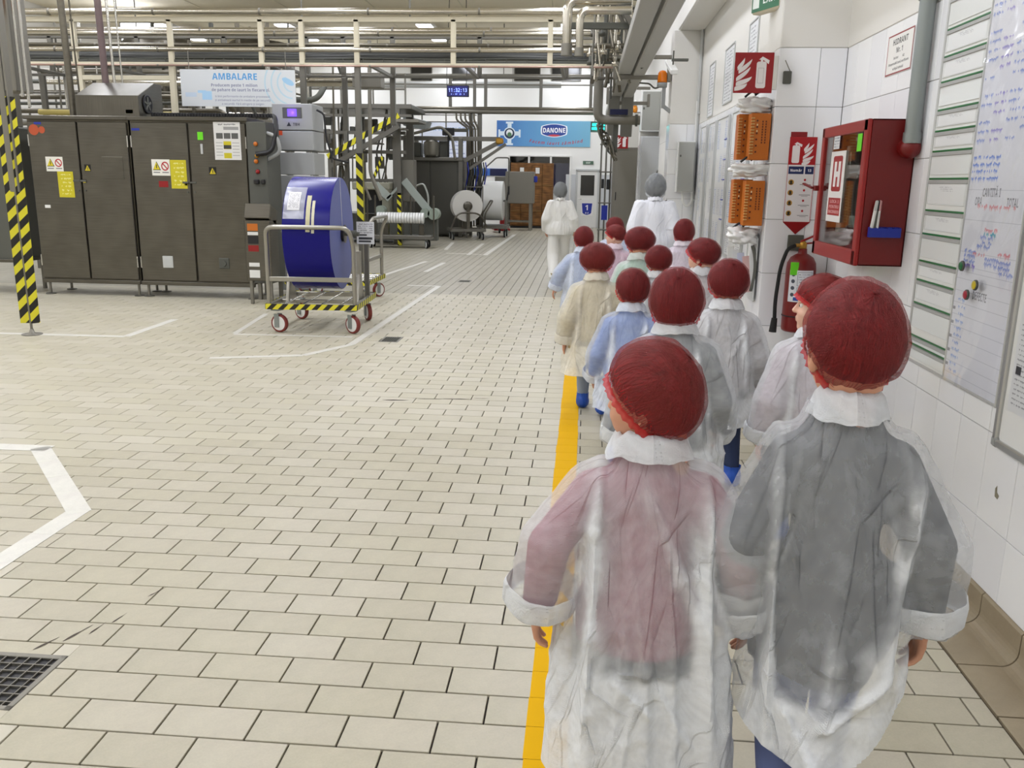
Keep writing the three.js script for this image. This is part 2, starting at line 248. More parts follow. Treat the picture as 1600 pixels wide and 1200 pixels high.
// ---------- ceiling lamps ----------
{
  const glow = std(0xffffff, .5, 0, { emissive: LAMP_COLOR, emissiveIntensity: LAMP_GLOW });
  let first = null; const spots = [];
  for (const z of LAMP_ZS) for (const x of LAMP_XS) spots.push([x, z]);
  const rowWord = ['nearest the camera', 'second', 'third', 'fourth', 'fifth', 'sixth', 'seventh', 'last, added to brighten the far wall'], colWord = ['by the left wall', 'over the machines', 'over the open floor', 'over the walkway'];
  spots.forEach(([x, z], i) => {
    const label = `long white ceiling lamp ${colWord[i % 4]}, row ${rowWord[Math.floor(i / 4)]}`;
    if (!first) {
      first = thing('ceiling_lamp', label, 'lamp', [x, LAMP_Y, z], 0, 'ceiling lamps of the hall');
      part('housing', [bx(.46, .1, 2.9, 0, .06, 0, .01), rod([0, .1, 1], [0, HC - LAMP_Y, 1], .008, 6), rod([0, .1, -1], [0, HC - LAMP_Y, -1], .008, 6)], M.white, first);
      part('diffuser', bx(.4, .03, 2.8, 0, -.004, 0, .004), glow, first);
    } else copyOf(first, label, [x, LAMP_Y, z]);
    const L = new THREE.RectAreaLight(LAMP_COLOR, LAMP_POWER, .4, 2.8); L.position.set(x, LAMP_Y - .03, z); L.rotation.x = -Math.PI / 2; scene.add(L);
  });
}
// ---------- floor markings and drains ----------
{
  const m = [bx(.128, .0016, .2, 0, 0, 0, .0005)], yl = [];
  for (let r = -30; r < 72; r++) { const z = TZ - (r + .5) * TD; yl.push(bx(.13 + rr(-.003, .003), .0014, TD - .0016, -.06 + rr(-.002, .002), .0012, z, .0004)); }
  single('floor_line', 'yellow walkway line painted along the floor on the left of the children', 'line', yl, new THREE.MeshPhysicalMaterial({ color: 0xdba800, roughness: .7, specularIntensity: .25 }));
  const tape = std(0xe2e1da, .4, 0, { map: T.tile });
  const seg = (x0, z0, x1, z1, w) => { const l = Math.hypot(x1 - x0, z1 - z0), n = Math.max(1, Math.round(l / .31)), g = []; for (let i = 0; i < n; i++) { const t = (i + .5) / n; g.push(moved(bx(w, .0012, l / n + (i + 1 < n ? -.0015 : 0), 0, 0, 0, .0003), mixf(x0, x1, t), .001 + .0002 * (i & 1), mixf(z0, z1, t), 0, Math.atan2(x1 - x0, z1 - z0), 0)); } return g; };
  const line = (label, segs, w) => single('floor_line', label, 'line', segs.map((s) => seg(...s, w)), tape);
  line('white taped floor corner in the left foreground', [[-4.6, -4.7, -3.2, -4.72], [-3.27, -4.73, -2.44, -3.77], [-2.46, -3.8, -2.46, -2.9]], .11);
  line('white floor line running from the striped corner post towards the reel cart', [[-7.5, -8.3, -4.7, -8.36], [-4.7, -8.36, -4.72, -9.5]], .09);
  line('white bent floor line in front of the blue reel cart', [[-3.4, -7.45, -2.6, -7.7], [-2.6, -7.7, -2.3, -8.3], [-2.3, -8.3, -2.25, -13.3], [-2.25, -13.3, -2.75, -13.3]], .08);
  line('white floor line under the wheels of the blue reel cart', [[-3.85, -10.1, -3.68, -8.72], [-3.68, -8.68, -2.4, -8.72]], .06);
  line('white slanted floor line far off beside the machine carts', [[-2.2, -19.2, -2.16, -27]], .11);
  line('short white floor dashes far off left of the slanted line', [[-3.12, -19.5, -2.3, -19.4], [-3.3, -20.5, -3.5, -23], [-2.58, -19.2, -2.66, -22.8], [-2.85, -15.4, -2.8, -17.2], [-3.6, -13.2, -3.2, -17.4]], .09);
  const kinds = ['square steel floor drain with open grid at the left edge', 'small dark slotted floor drain right of the blue reel cart', 'small dark floor drain far off in the aisle'];
  drains.forEach(([a, b, c, d], i) => {
    const w = b - a, l = d - c, t = thing('floor_drain', kinds[i], 'drain', [(a + b) / 2, 0, (c + d) / 2]);
    part('frame', [bx(w, .01, .022, 0, -.003, l / 2 - .011, .002), bx(w, .01, .022, 0, -.003, -l / 2 + .011, .002), bx(.022, .01, l, w / 2 - .011, -.003, 0, .002), bx(.022, .01, l, -w / 2 + .011, -.003, 0, .002)], M.dull, t);
    const g = [], st = i ? .024 : .042; for (let x = -w / 2 + .02 + st; x < w / 2 - .02; x += st) g.push(bx(.004, .014, l - .04, x, -.006, 0, .001)); for (let z = -l / 2 + .02 + st; z < l / 2 - .02; z += st) g.push(bx(w - .04, .014, .004, 0, -.006, z, .001));
    part('grid', g, i ? M.greyDark : M.dull, t); part('well', bx(w - .01, .004, l - .01, 0, -.009, 0, 0), M.black, t);
  });
}
// ---------- things on the right wall ----------
const flame = (g, ox, oy, s) => { for (const [x0, y0, x1, y1] of [[.08, .4, .25, .13], [.11, .48, .44, .16], [.06, .67, .41, .35], [.06, .78, .46, .59], [.03, .9, .35, .76]]) { const mx = (x0 + x1) / 2, my = (y0 + y1) / 2, l = Math.hypot(x1 - x0, y1 - y0), nx = -(y1 - y0) / l, ny = (x1 - x0) / l; g.beginPath(); g.moveTo(ox + x0 * s, oy + y0 * s); g.bezierCurveTo(ox + (x0 - nx * .05) * s, oy + (y0 - ny * .11) * s, ox + (mx - nx * .01) * s, oy + (my + ny * .0) * s, ox + x1 * s, oy + y1 * s); g.bezierCurveTo(ox + (x1 + nx * .02 - .01) * s, oy + (y1 + ny * .1) * s, ox + (mx + nx * .12) * s, oy + (my + ny * .13) * s, ox + x0 * s, oy + (y0 + .045) * s); g.fill(); } };
const bottleIcon = (g, x, y, w, h, inner) => { g.beginPath(); g.roundRect(x, y + h * .16, w, h * .84, w * .22); g.fill(); g.fillRect(x + w * .38, y + h * .06, w * .24, h * .14); g.beginPath(); g.moveTo(x + w * .2, y + h * .1); g.lineTo(x + w * .55, y); g.lineTo(x + w * 1.28, y + h * .12); g.lineTo(x + w * 1.2, y + h * .24); g.lineTo(x + w * .6, y + h * .1); g.fill(); if (inner) { g.strokeStyle = inner; g.lineWidth = 3; g.strokeRect(x + w * .2, y + h * .36, w * .55, h * .48); } };
const fireSignTex = canvasTex(512, 512, (g, w, h) => { g.fillStyle = '#9c1118'; g.fillRect(0, 0, w, h); g.fillStyle = '#f2eeee'; flame(g, 0, 0, 512); bottleIcon(g, 290, 50, 130, 400, '#9a8d90'); });
{ // red flag sign sticking out of the pillar
  const t = thing('fire_sign', 'square red sign with a white flame and extinguisher, sticking out of the pillar', 'sign', [1.015, 2.304, -5.7]);
  printed(t, .236, .238, .004, fireSignTex, M.red, .35); part('mounting_flange', bx(.03, .2, .012, .132, 0, -.004), M.white, t);
}
{ // extinguisher instruction board
  const tex = canvasTex(340, 1024, (g, w, h) => {
    g.fillStyle = '#e6e3e3'; g.fillRect(0, 0, w, h); g.fillStyle = '#b01a20'; g.fillRect(0, 0, w, 330); g.fillStyle = '#f3eded'; bottleIcon(g, 40, 60, 95, 250); flame(g, 160, 25, 330);
    g.fillStyle = '#22305f'; g.fillRect(14, 350, 190, 90); g.fillRect(222, 350, 106, 90); g.fillStyle = '#fff'; font(g, 44, true); g.fillText('Număr', 108, 396); g.fillText('13', 275, 396);
    for (let i = 0; i < 4; i++) { const y = 540 + i * 125; g.fillStyle = '#b98b35'; g.beginPath(); g.arc(60, y, 34, 0, 7); g.fill(); g.fillStyle = '#2d2a22'; g.beginPath(); g.arc(60, y - 6, 17, 0, 7); g.fill(); g.fillRect(40, y + 10, 40, 14); g.fillStyle = '#b01a20'; g.beginPath(); g.arc(230, y - 30, 14, 0, 7); g.fill(); g.fillStyle = '#8d8a8c'; g.fillRect(170, y + 22, 140, 8); g.fillRect(200, y + 38, 80, 5); }
    g.strokeStyle = '#b01a20'; g.lineWidth = 8; g.strokeRect(2, 2, w - 4, h - 4);
  });
  const t = thing('instruction_board', 'tall white extinguisher instruction board with red top and red arrow point below', 'sign', [1.352, 1.662, -5.685], 0);
  printed(t, .168, .525, .004, tex, M.white, .35);
  part('arrow_point', moved(plateShape([[-.084, 0], [.084, 0], [0, -.075]], .003, .0005), 0, -.263, -.004), M.red, t);
  part('top_tab', bx(.1, .03, .003, -.03, .278, -.003), M.red, t);
}
{ // fire extinguisher
  const t = thing('fire_extinguisher', 'red fire extinguisher with black hose and white label, hung on the tiled pillar', 'fire extinguisher', [1.385, .71, -5.59]);
  part('cylinder', lathe([[0, 0], [.07, 0], [.088, .008], [.092, .02], [.092, .4], [.088, .44], [.07, .475], [.04, .495], [.028, .5], [.026, .53], [0, .53]], 32), M.redDark, t);
  part('valve', [lathe([[0, .525], [.022, .525], [.024, .56], [.014, .575], [0, .58]], 14), rod([0, .55, 0], [-.05, .55, .01], .012, 8)], M.brass, t);
  part('handle', [beam([-.02, .572, 0], [.12, .64, .01], .018, .012), beam([0, .56, 0], [.11, .575, .01], .016, .01)], M.red, t);
  part('hose', [sweep(bend([[-.05, .55, .01], [-.1, .53, .03], [-.14, .42, .05], [-.155, .2, .05], [-.15, .09, .05]], .06), .012, 8)], M.rubber, t);
  part('nozzle', rod([-.15, .09, .05], [-.155, -.0, .05], .018, 10, .024), M.rubber, t);
  part('strap', moved(new THREE.TorusGeometry(.0935, .004, 6, 28), 0, .105, 0, Math.PI / 2), M.black, t);
  const lab = canvasTex(256, 330, (g, w, h) => { g.fillStyle = '#e3e6ec'; g.fillRect(0, 0, w, h); g.strokeStyle = '#6d7480'; g.lineWidth = 4; g.strokeRect(90, 20, 150, 140); g.strokeRect(90, 180, 150, 110); g.fillStyle = '#444b58'; for (let i = 0; i < 4; i++) { g.beginPath(); g.arc(45, 45 + i * 70, 20, 0, 7); g.fill(); } for (let i = 0; i < 9; i++) scribble(g, 100, 45 + i * 26 + (i > 3 ? 25 : 0), 125, 14, '#5b6270', i + 3); g.fillStyle = '#2a4fa8'; g.fillRect(60, 280, 60, 36); });
  const L = new THREE.CylinderGeometry(.0932, .0932, .2, 20, 1, true, -1.0, 1.7); part('label', moved(L, 0, .3, 0), std(0xffffff, .4, 0, { map: lab }), t);
  part('inspection_tag', bx(.05, .08, .002, -.06, .41, .082, .0008), M.lime, t);
  part('bracket', bx(.1, .1, .01, -.03, .56, -.085), M.greyDark, t);
}
{ // hydrant cabinet
  const x0 = 1.36, z0 = -5.19, z1 = -4.385, y0 = 1.245, y1 = 1.945, D = XR - x0, W = z1 - z0, H = y1 - y0;
  const t = thing('hydrant_cabinet', 'red fire hose cabinet with a glass door marked H, mounted on the white tiles', 'cabinet', [XR, (y0 + y1) / 2, (z0 + z1) / 2], FACE_LEFT);   // local x runs along the wall, z out of it
  const th = .008; part('case', [bx(W, H, .006, 0, 0, .004, .001), bx(W, th, D, 0, H / 2 - th / 2, D / 2, .002), bx(W, th, D, 0, -H / 2 + th / 2, D / 2, .002), bx(th, H, D, W / 2 - th / 2, 0, D / 2, .002), bx(th, H, D, -W / 2 + th / 2, 0, D / 2, .002)], M.redDark, t);
  const door = part('door', [bx(W, .055, .022, 0, H / 2 - .027, D + .012), bx(W, .075, .022, 0, -H / 2 + .037, D + .012), bx(.055, H, .022, W / 2 - .027, 0, D + .012), bx(.05, H, .022, -W / 2 + .025, 0, D + .012)], std(0x9c1a17, .3), t);
  part('pane', bx(W - .09, H - .11, .004, 0, .01, D + .01, 0), M.glass, door);
  part('latch', [bx(.05, .03, .03, -W / 2 - .0, .02, D + .03), beam([-W / 2, .02, D + .05], [-W / 2 - .1, .045, D + .08], .022, .012)], M.redDark, door);
  const hose = []; for (let k = 0; k < 5; k++) hose.push(moved(new THREE.TorusGeometry(.1 + .03 * k, .016, 8, 28), .03, -.03, .07 + .02 * (k & 1))); part('hose_roll', hose, std(0x6b6762, .8), t);
  part('nozzle', [rod([-.3, .25, .1], [-.26, -.22, .12], .018, 10, .03), bx(.03, .4, .05, -.28, .02, .08)], M.dull, t); part('hose_tail', pipe([[.1, -.2, .1], [.16, -.28, .12], [.22, -.2, .12], [.26, .1, .1], [.24, .24, .09]], .014), std(0x6b6762, .8), t);
  const Hs = canvasTex(256, 760, (g, w, h) => { g.fillStyle = '#efedec'; g.fillRect(0, 0, w, h); g.fillStyle = '#a5161c'; g.beginPath(); g.roundRect(46, 50, 164, 380, 26); g.fill(); g.fillRect(22, 500, 212, 190); g.fillStyle = '#efedec'; g.fillRect(74, 110, 40, 270); g.fillRect(144, 110, 40, 270); g.fillRect(100, 215, 60, 60); font(g, 46, true); g.fillStyle = '#e6b4b4'; g.fillText('LOCAȚI', 128, 540, 190); g.fillText('PENTRU', 128, 596, 190); g.fillText('INCENDIU', 128, 652, 190); });
  const sg = new THREE.Group(); sg.name = 'hydrant_label'; sg.position.set(-.06, .03, D + .0165); sg.rotation.z = 0; t.add(sg); printed(sg, .27, .37, .002, Hs, null, .35);
  const sm = canvasTex(64, 64, (g) => { g.fillStyle = '#d9dadd'; g.fillRect(0, 0, 64, 64); for (let i = 0; i < 4; i++) scribble(g, 6, 16 + i * 13, 52, 9, '#5b6270', i + 1); });
  const s2 = new THREE.Group(); s2.name = 'check_label'; s2.position.set(-.12, .265, D + .016); t.add(s2); printed(s2, .11, .075, .001, sm, null, .5);
  part('inspection_tag', bx(.07, .085, .002, .28, .245, D + .017, .0008), M.lime, t);
}
{ // pen holder on the cabinet's side, the pens in it
  const t = thing('pen_holder', 'blue plastic pen holder stuck on the side of the red cabinet', 'holder', [1.46, 1.412, -4.372]);
  const g = [bx(.15, .05, .004, 0, 0, 0), bx(.15, .004, .026, 0, -.023, .013)]; for (let k = 0; k < 6; k++) g.push(bx(.004, .048, .026, -.073 + k * .029, 0, .013)); g.push(bx(.15, .044, .003, 0, -.002, .026)); part('holder', g, M.blue, t);
  const p = (x, lean, label, c1, c2) => { const q = thing('marker_pen', label, 'pen', [x, 1.395, -4.358]); q.rotation.z = lean; part('barrel', lathe([[0, 0], [.0075, 0], [.0085, .01], [.0085, .12], [.006, .125], [0, .125]], 12), c1, q); part('cap', lathe([[0, .12], [.0095, .12], [.009, .165], [.005, .17], [0, .17]], 12), c2, q); };
  p(1.393, -.11, 'white slim marker leaning in the left cell of the blue holder', M.white, M.greyLight); p(1.409, -.06, 'dark marker leaning next to the white one in the blue holder', M.greyDark, M.black); p(1.42, -.03, 'thick marker with a pink cap in the blue holder', M.white, std(0xcf9a9a, .5));
}
{ // stand pipe down to the cabinet
  const t = thing('water_pipe', 'grey galvanised water pipe running down the wall into the red cabinet', 'pipe', [1.528, 0, -4.33]);
  part('riser', [rod([0, 1.84, 0], [0, 3.75, 0], .036, 20), rod([0, 1.83, 0], [0, 1.88, 0], .041, 20)], M.galva, t); part('elbow', [moved(new THREE.SphereGeometry(.05, 20, 14), 0, 1.81, -.01), rod([0, 1.81, -.055], [0, 1.81, -.01], .047, 18)], M.redDark, t);
  part('coupling', rod([0, 2.46, 0], [0, 2.5, 0], .041, 20), M.galva, t);
}
{ // hydrant paper
  const tex = canvasTex(256, 168, (g, w, h) => { g.fillStyle = '#ecebe6'; g.fillRect(0, 0, w, h); g.strokeStyle = '#93393a'; g.lineWidth = 6; g.strokeRect(4, 4, w - 8, h - 8); g.fillStyle = '#33332f'; font(g, 34, true); g.fillText('HIDRANT', w / 2, 34); font(g, 30, true); g.fillText('Nr. 1', w / 2, 70); font(g, 15, true); g.fillText('Sector:          A2', w / 2, 100); g.fillText('Responsabil zonă verificare', w / 2, 122, 220); g.fillText('echipă tehnică', w / 2, 144); });
  printed(thing('paper_sign', 'white paper hydrant notice with a thin red border, above the red cabinet', 'sign', [XR - .002, 2.295, -4.76], FACE_LEFT), .37, .2, .001, tex, M.white, .5);
}
{ // black magnetic box on the pillar
  const t = thing('wall_clip', 'small dark grey box with a thin antenna on the pillar beside the red sign', 'box', [1.216, 2.275, -5.685]); part('box', bx(.05, .075, .018, 0, 0, .009), M.greyDark, t); part('antenna', rod([.015, .035, .012], [-.02, .1, .012], .003, 6), M.dull, t);
}
// ---------- big planning board ----------
{
  const z0 = -4.16, z1 = -3.235, y0 = .83, y1 = 2.95, W = z1 - z0, H = y1 - y0, yc = (y0 + y1) / 2, zc = (z0 + z1) / 2;
  const chart = canvasTex(700, 2048, (g, w, h) => {
    g.fillStyle = '#dbdde6'; g.fillRect(0, 0, w, h); const Y = (y) => (y1 - y) / H * h; g.strokeStyle = '#b9bcc8'; g.lineWidth = 2;
    for (let i = 0; i < 10; i++) { const y = Y(.86 + i * .05); g.beginPath(); g.moveTo(0, y); g.lineTo(w, y); g.stroke(); } for (const y of [1.62, 1.5, 1.37, 1.29]) { g.beginPath(); g.moveTo(0, Y(y)); g.lineTo(w, Y(y)); g.stroke(); }
    const blue = '#8797d4', red = '#d58c95', dark = '#85868f';
    for (let i = 0; i < 34; i++) for (let c = 0; c < 4; c++) { const y = 2.93 - i * .034; if (y > 1.72 && (i % 7 !== 6) && ((i * 7 + c * 3) % 5)) scribble(g, 20 + c * 165, Y(y), 130, 26, c % 3 === 1 ? '#948bcf' : blue, i * 5 + c); }
    for (let i = 0; i < 4; i++) scribble(g, 16, Y(1.74 - i * .027), 330, 30, '#6685d8', i + 40);
    font(g, 44, true); g.fillStyle = dark; g.fillText('CANTITĂȚI', 300, Y(1.61)); g.fillText('ORA', 150, Y(1.575)); g.fillText('TOTAL', 560, Y(1.575)); g.fillText('DEFECTE', 330, Y(1.205));
    for (const [x, y, c] of [[150, 1.55, red], [300, 1.55, red], [470, 1.55, red], [280, 1.46, red], [60, 1.37, blue], [170, 1.36, red], [480, 1.375, red], [260, 1.445, '#49a0b8'], [240, 1.43, blue], [250, 1.41, blue], [210, 1.395, blue], [60, 1.35, blue], [330, 1.35, blue], [60, 1.33, blue], [330, 1.33, blue], [480, 1.345, blue], [500, 1.325, blue], [520, 1.305, blue], [60, 1.31, '#7b6cc4']]) scribble(g, x, Y(y), 150, 34, c, x + y * 7);
    for (let i = 0; i < 11; i++) { scribble(g, 60, Y(1.17 - i * .03), 100, 24, '#8fa6dc', i + 90); g.fillStyle = dark; if (i % 2) g.fillRect(4, Y(1.17 - i * .03), 34, 12); }
  });
  const t = thing('planning_board', 'large wall planning board with ten sheet pockets and blue handwriting under clear film', 'board', [XR - .004, yc, zc], FACE_LEFT);
  part('board', bx(W, H, .012, 0, 0, -.002, .002), M.white, t);
  const cw = .48; part('chart', moved(new THREE.PlaneGeometry(cw, H - .02), W / 2 - cw / 2 - .005, 0, .0052), std(0xffffff, .25, 0, { map: chart }), t);
  const lines = [2.66, 2.55, 2.43, 2.3, 2.188, 2.082, 1.963, 1.873, 1.786, 1.667, 1.528, 1.423, 1.3, 1.212, 1.105, .953, .913], pw = W - cw - .03;
  const sheetTex = canvasTex(256, 96, (g, w, h) => { g.fillStyle = '#e4e6e6'; g.fillRect(0, 0, w, h); for (let i = 0; i < 3; i++) scribble(g, 70 + i * 9, 16 + i * 9, 90, 7, '#9b9ba0', i + 5); });
  lines.forEach((y, i) => {
    const yy = y - yc, h = i + 1 < lines.length ? clamp(y - lines[i + 1], .04, .13) : .08;
    const pk = part('pocket', bx(pw, Math.max(.03, h - .035), .0025, -W / 2 + pw / 2 + .02, yy - .018 - (h - .035) / 2, .006, .0006), std(0xe2e5e4, .12), t);
    if (i % 3 !== 2 && h > .08) part('sheet', moved(new THREE.PlaneGeometry(pw * .9, h - .045), -W / 2 + pw / 2 + .02, yy - .018 - (h - .035) / 2, .0077), std(0xffffff, .3, 0, { map: sheetTex }), pk);
    part('green_strip', bx(pw, .008, .004, -W / 2 + pw / 2 + .02, yy, .007, .001), std(0x1f6b36, .35), t);
    part('grey_rail', bx(pw, .016, .008, -W / 2 + pw / 2 + .02, yy - .014, .008, .002), std(0xa9aaa8, .35), t);
  });
  const film = (x, w) => { const g = new THREE.PlaneGeometry(w, H, 16, 60), p = g.attributes.position; for (let i = 0; i < p.count; i++) p.setZ(i, .016 + .006 * noise(p.getX(i) * 5, p.getY(i) * 4, 2) + .002 * noise(p.getX(i) * 22, p.getY(i) * 16, 5)); g.computeVertexNormals(); return moved(g, x, 0, 0); };
  part('clear_film', [film(W / 2 - cw / 2, cw)], new THREE.MeshPhysicalMaterial({ color: 0xffffff, roughness: .06, transmission: 1, thickness: 0, ior: 1.45 }), t);
  part('edge_strip', [bx(.012, H, .016, -W / 2 + .004, 0, .004), bx(.006, H, .01, W / 2 - cw - .006, 0, .006), bx(W, .012, .014, 0, -H / 2 + .004, .004), bx(.008, H, .01, W / 2 - .003, 0, .005)], std(0xc6c7c6, .3, .3), t);
  for (const [y, z, c, n] of [[1.32, -3.631, 0x1d6b3c, 'green'], [1.258, -3.49, 0xc9b31a, 'yellow'], [1.212, -3.555, 0xa8283a, 'dark red']]) { const m = thing('round_magnet', `round ${n} magnet with a dark rim on the planning board`, 'magnet', [XR - .029, y, z], FACE_LEFT); part('rim', moved(lathe([[0, 0], [.021, 0], [.021, .006], [.018, .008], [0, .008]], 24), 0, 0, 0, Math.PI / 2), M.greyDark, m); part('face', moved(lathe([[0, .006], [.017, .006], [.016, .011], [0, .012]], 24), 0, 0, 0, Math.PI / 2), std(c, .3), m); }
}
{ // aluminium framed board at the right edge
  const z0 = -3.2, z1 = -1.9, y0 = .695, y1 = 2.1, W = z1 - z0, H = y1 - y0;
  const t = thing('framed_notice_board', 'aluminium framed notice board at the right edge of the photo', 'board', [XR - .005, (y0 + y1) / 2, (z0 + z1) / 2], FACE_LEFT);
  part('panel', bx(W, H, .016, 0, 0, 0), M.whiteGloss, t);
  part('frame', [bx(.03, H, .03, -W / 2 + .015, 0, .006, .006), bx(.03, H, .03, W / 2 - .015, 0, .006, .006), bx(W, .03, .03, 0, -H / 2 + .015, .006, .006), bx(W, .03, .03, 0, H / 2 - .015, .006, .006)], std(0xb9bab9, .3, .8), t);
  part('corner_cap', [bx(.04, .04, .034, -W / 2 + .018, -H / 2 + .018, .006, .008)], M.grey, t);
  const sheet = canvasTex(256, 360, (g, w, h) => { g.fillStyle = '#d7d9db'; g.fillRect(0, 0, w, h); for (let i = 0; i < 20; i++) scribble(g, 20, 30 + i * 16, 180, 9, '#77787e', i); g.fillStyle = '#2c2c30'; g.fillRect(20, 210, 40, 26); });
  for (const x of [-.47, -.2]) part('sheet', moved(new THREE.PlaneGeometry(.24, .4), x, -.35, .0095), std(0xffffff, .3, 0, { map: sheet }), t);
}
// ---------- orange racks and bags on the pillar's side ----------
{
  const studMat = std(0x5b2a0a, .4), clipMat = std(0xe6cf9c, .3);
  const rack = (pos, label) => {
    const t = thing('orange_rack', label, 'rack', pos, 0, 'orange plastic racks on the pillar'), W = .125, H = .285, D = .1;
    part('body', bx(W, H, D, 0, 0, -D / 2), M.orange, t);
    const ribs = []; for (let k = 0; k < 13; k++) ribs.push(bx(.022, .009, .012, -W / 2 + .012, H / 2 - .03 - k * .018, .004, .002)); part('rib_strip', ribs, std(0xc79a58, .5), t);
    const dots = []; for (let k = 0; k < 6; k++) dots.push(moved(new THREE.CylinderGeometry(.006, .006, .006, 12), -.022, H / 2 - .045 - k * .038, .001, Math.PI / 2)); for (const d of dots) part('stud', d, studMat, t);
    const sl = []; for (let c = 0; c < 2; c++) for (let k = 0; k < 9; k++) sl.push(bx(.008, .011, .003, .012 + c * .02, H / 2 - .05 - k * .016, .0005, .001)); part('slot', sl, std(0x6a2f08, .5), t);
    const hi = []; for (let k = 0; k < 2; k++) hi.push(bx(.008, .012, .004, -.022, H / 2 - .07 - k * .038, .004)); for (const d of hi) part('clip', d, clipMat, t);
    return t;
  };
  const a = rack([1.09, 1.925, -5.73], 'orange plastic rack on the pillar, upper and nearer one of four');
  copyOf(a, 'orange plastic rack on the pillar, upper one farther behind', [1.035, 1.93, -5.86]); copyOf(a, 'orange plastic rack on the pillar, lower and nearer one of four', [1.085, 1.512, -5.73]); copyOf(a, 'orange plastic rack on the pillar, lower one farther behind', [1.03, 1.52, -5.86]);
  const bag = (pos, s, label) => { const g = new THREE.SphereGeometry(1, 36, 24), p = g.attributes.position; for (let i = 0; i < p.count; i++) { const x = p.getX(i), y = p.getY(i), z = p.getZ(i), n = 1 + .5 * noise(x * 2.1 + pos[1] * 9, y * 2.1, z * 2.1) + .22 * Math.abs(noise(x * 5 + pos[1] * 5, y * 5, z * 5)), q = 1 / Math.max(Math.abs(x), Math.abs(y), Math.abs(z)) * .35 + .62; p.setXYZ(i, x * n * q * s[0], y * n * q * s[1], z * n * q * s[2]); } g.computeVertexNormals(); const t = thing('plastic_bag', label, 'bag', pos); part('bag', g, std(0xe7e7e5, .35), t); part('hook', [pipe([[-.07, .05, .02], [-.03, .085, .03], [.0, .07, .03]], .007, 6), pipe([[-.01, .06, .03], [.04, .1, .04], [.06, .085, .04]], .007, 6)], M.black, t); return t; };
  bag([1.06, 2.12, -5.82], [.1, .045, .08], 'white crumpled plastic bag on black hooks under the square red sign'); bag([1.06, 1.72, -5.8], [.11, .038, .08], 'white crumpled plastic bag on black hooks between the orange racks'); bag([1.05, 1.3, -5.85], [.09, .05, .08], 'white crumpled plastic bag hanging below the orange racks');
  { const t = thing('brochure_holder', 'clear curved brochure holder with white leaflets, low on the pillar side', 'holder', [1.04, 1.08, -5.84]);
    part('back', bx(.012, .42, .2, .1, 0, -.05), M.greyLight, t); const arc = []; for (let k = 0; k <= 10; k++) { const a = -.7 + 1.5 * k / 10; arc.push(V(.02 + .08 * Math.cos(a * 1.1), .22 * Math.sin(a), .04)); } part('rim', sweep(arc, .012, 8), M.greyDark, t);
    for (let k = 0; k < 4; k++) part('leaflet', moved(bx(.05, .3 - .02 * k, .002, 0, 0, 0), -.06 + .035 * k, -.01 * k, .015 + .01 * k, -.08, .35, .03 * k), [M.white, M.whiteGloss, std(0xcfd4e8, .5), std(0xdcb8b4, .5)][k], t); }
}
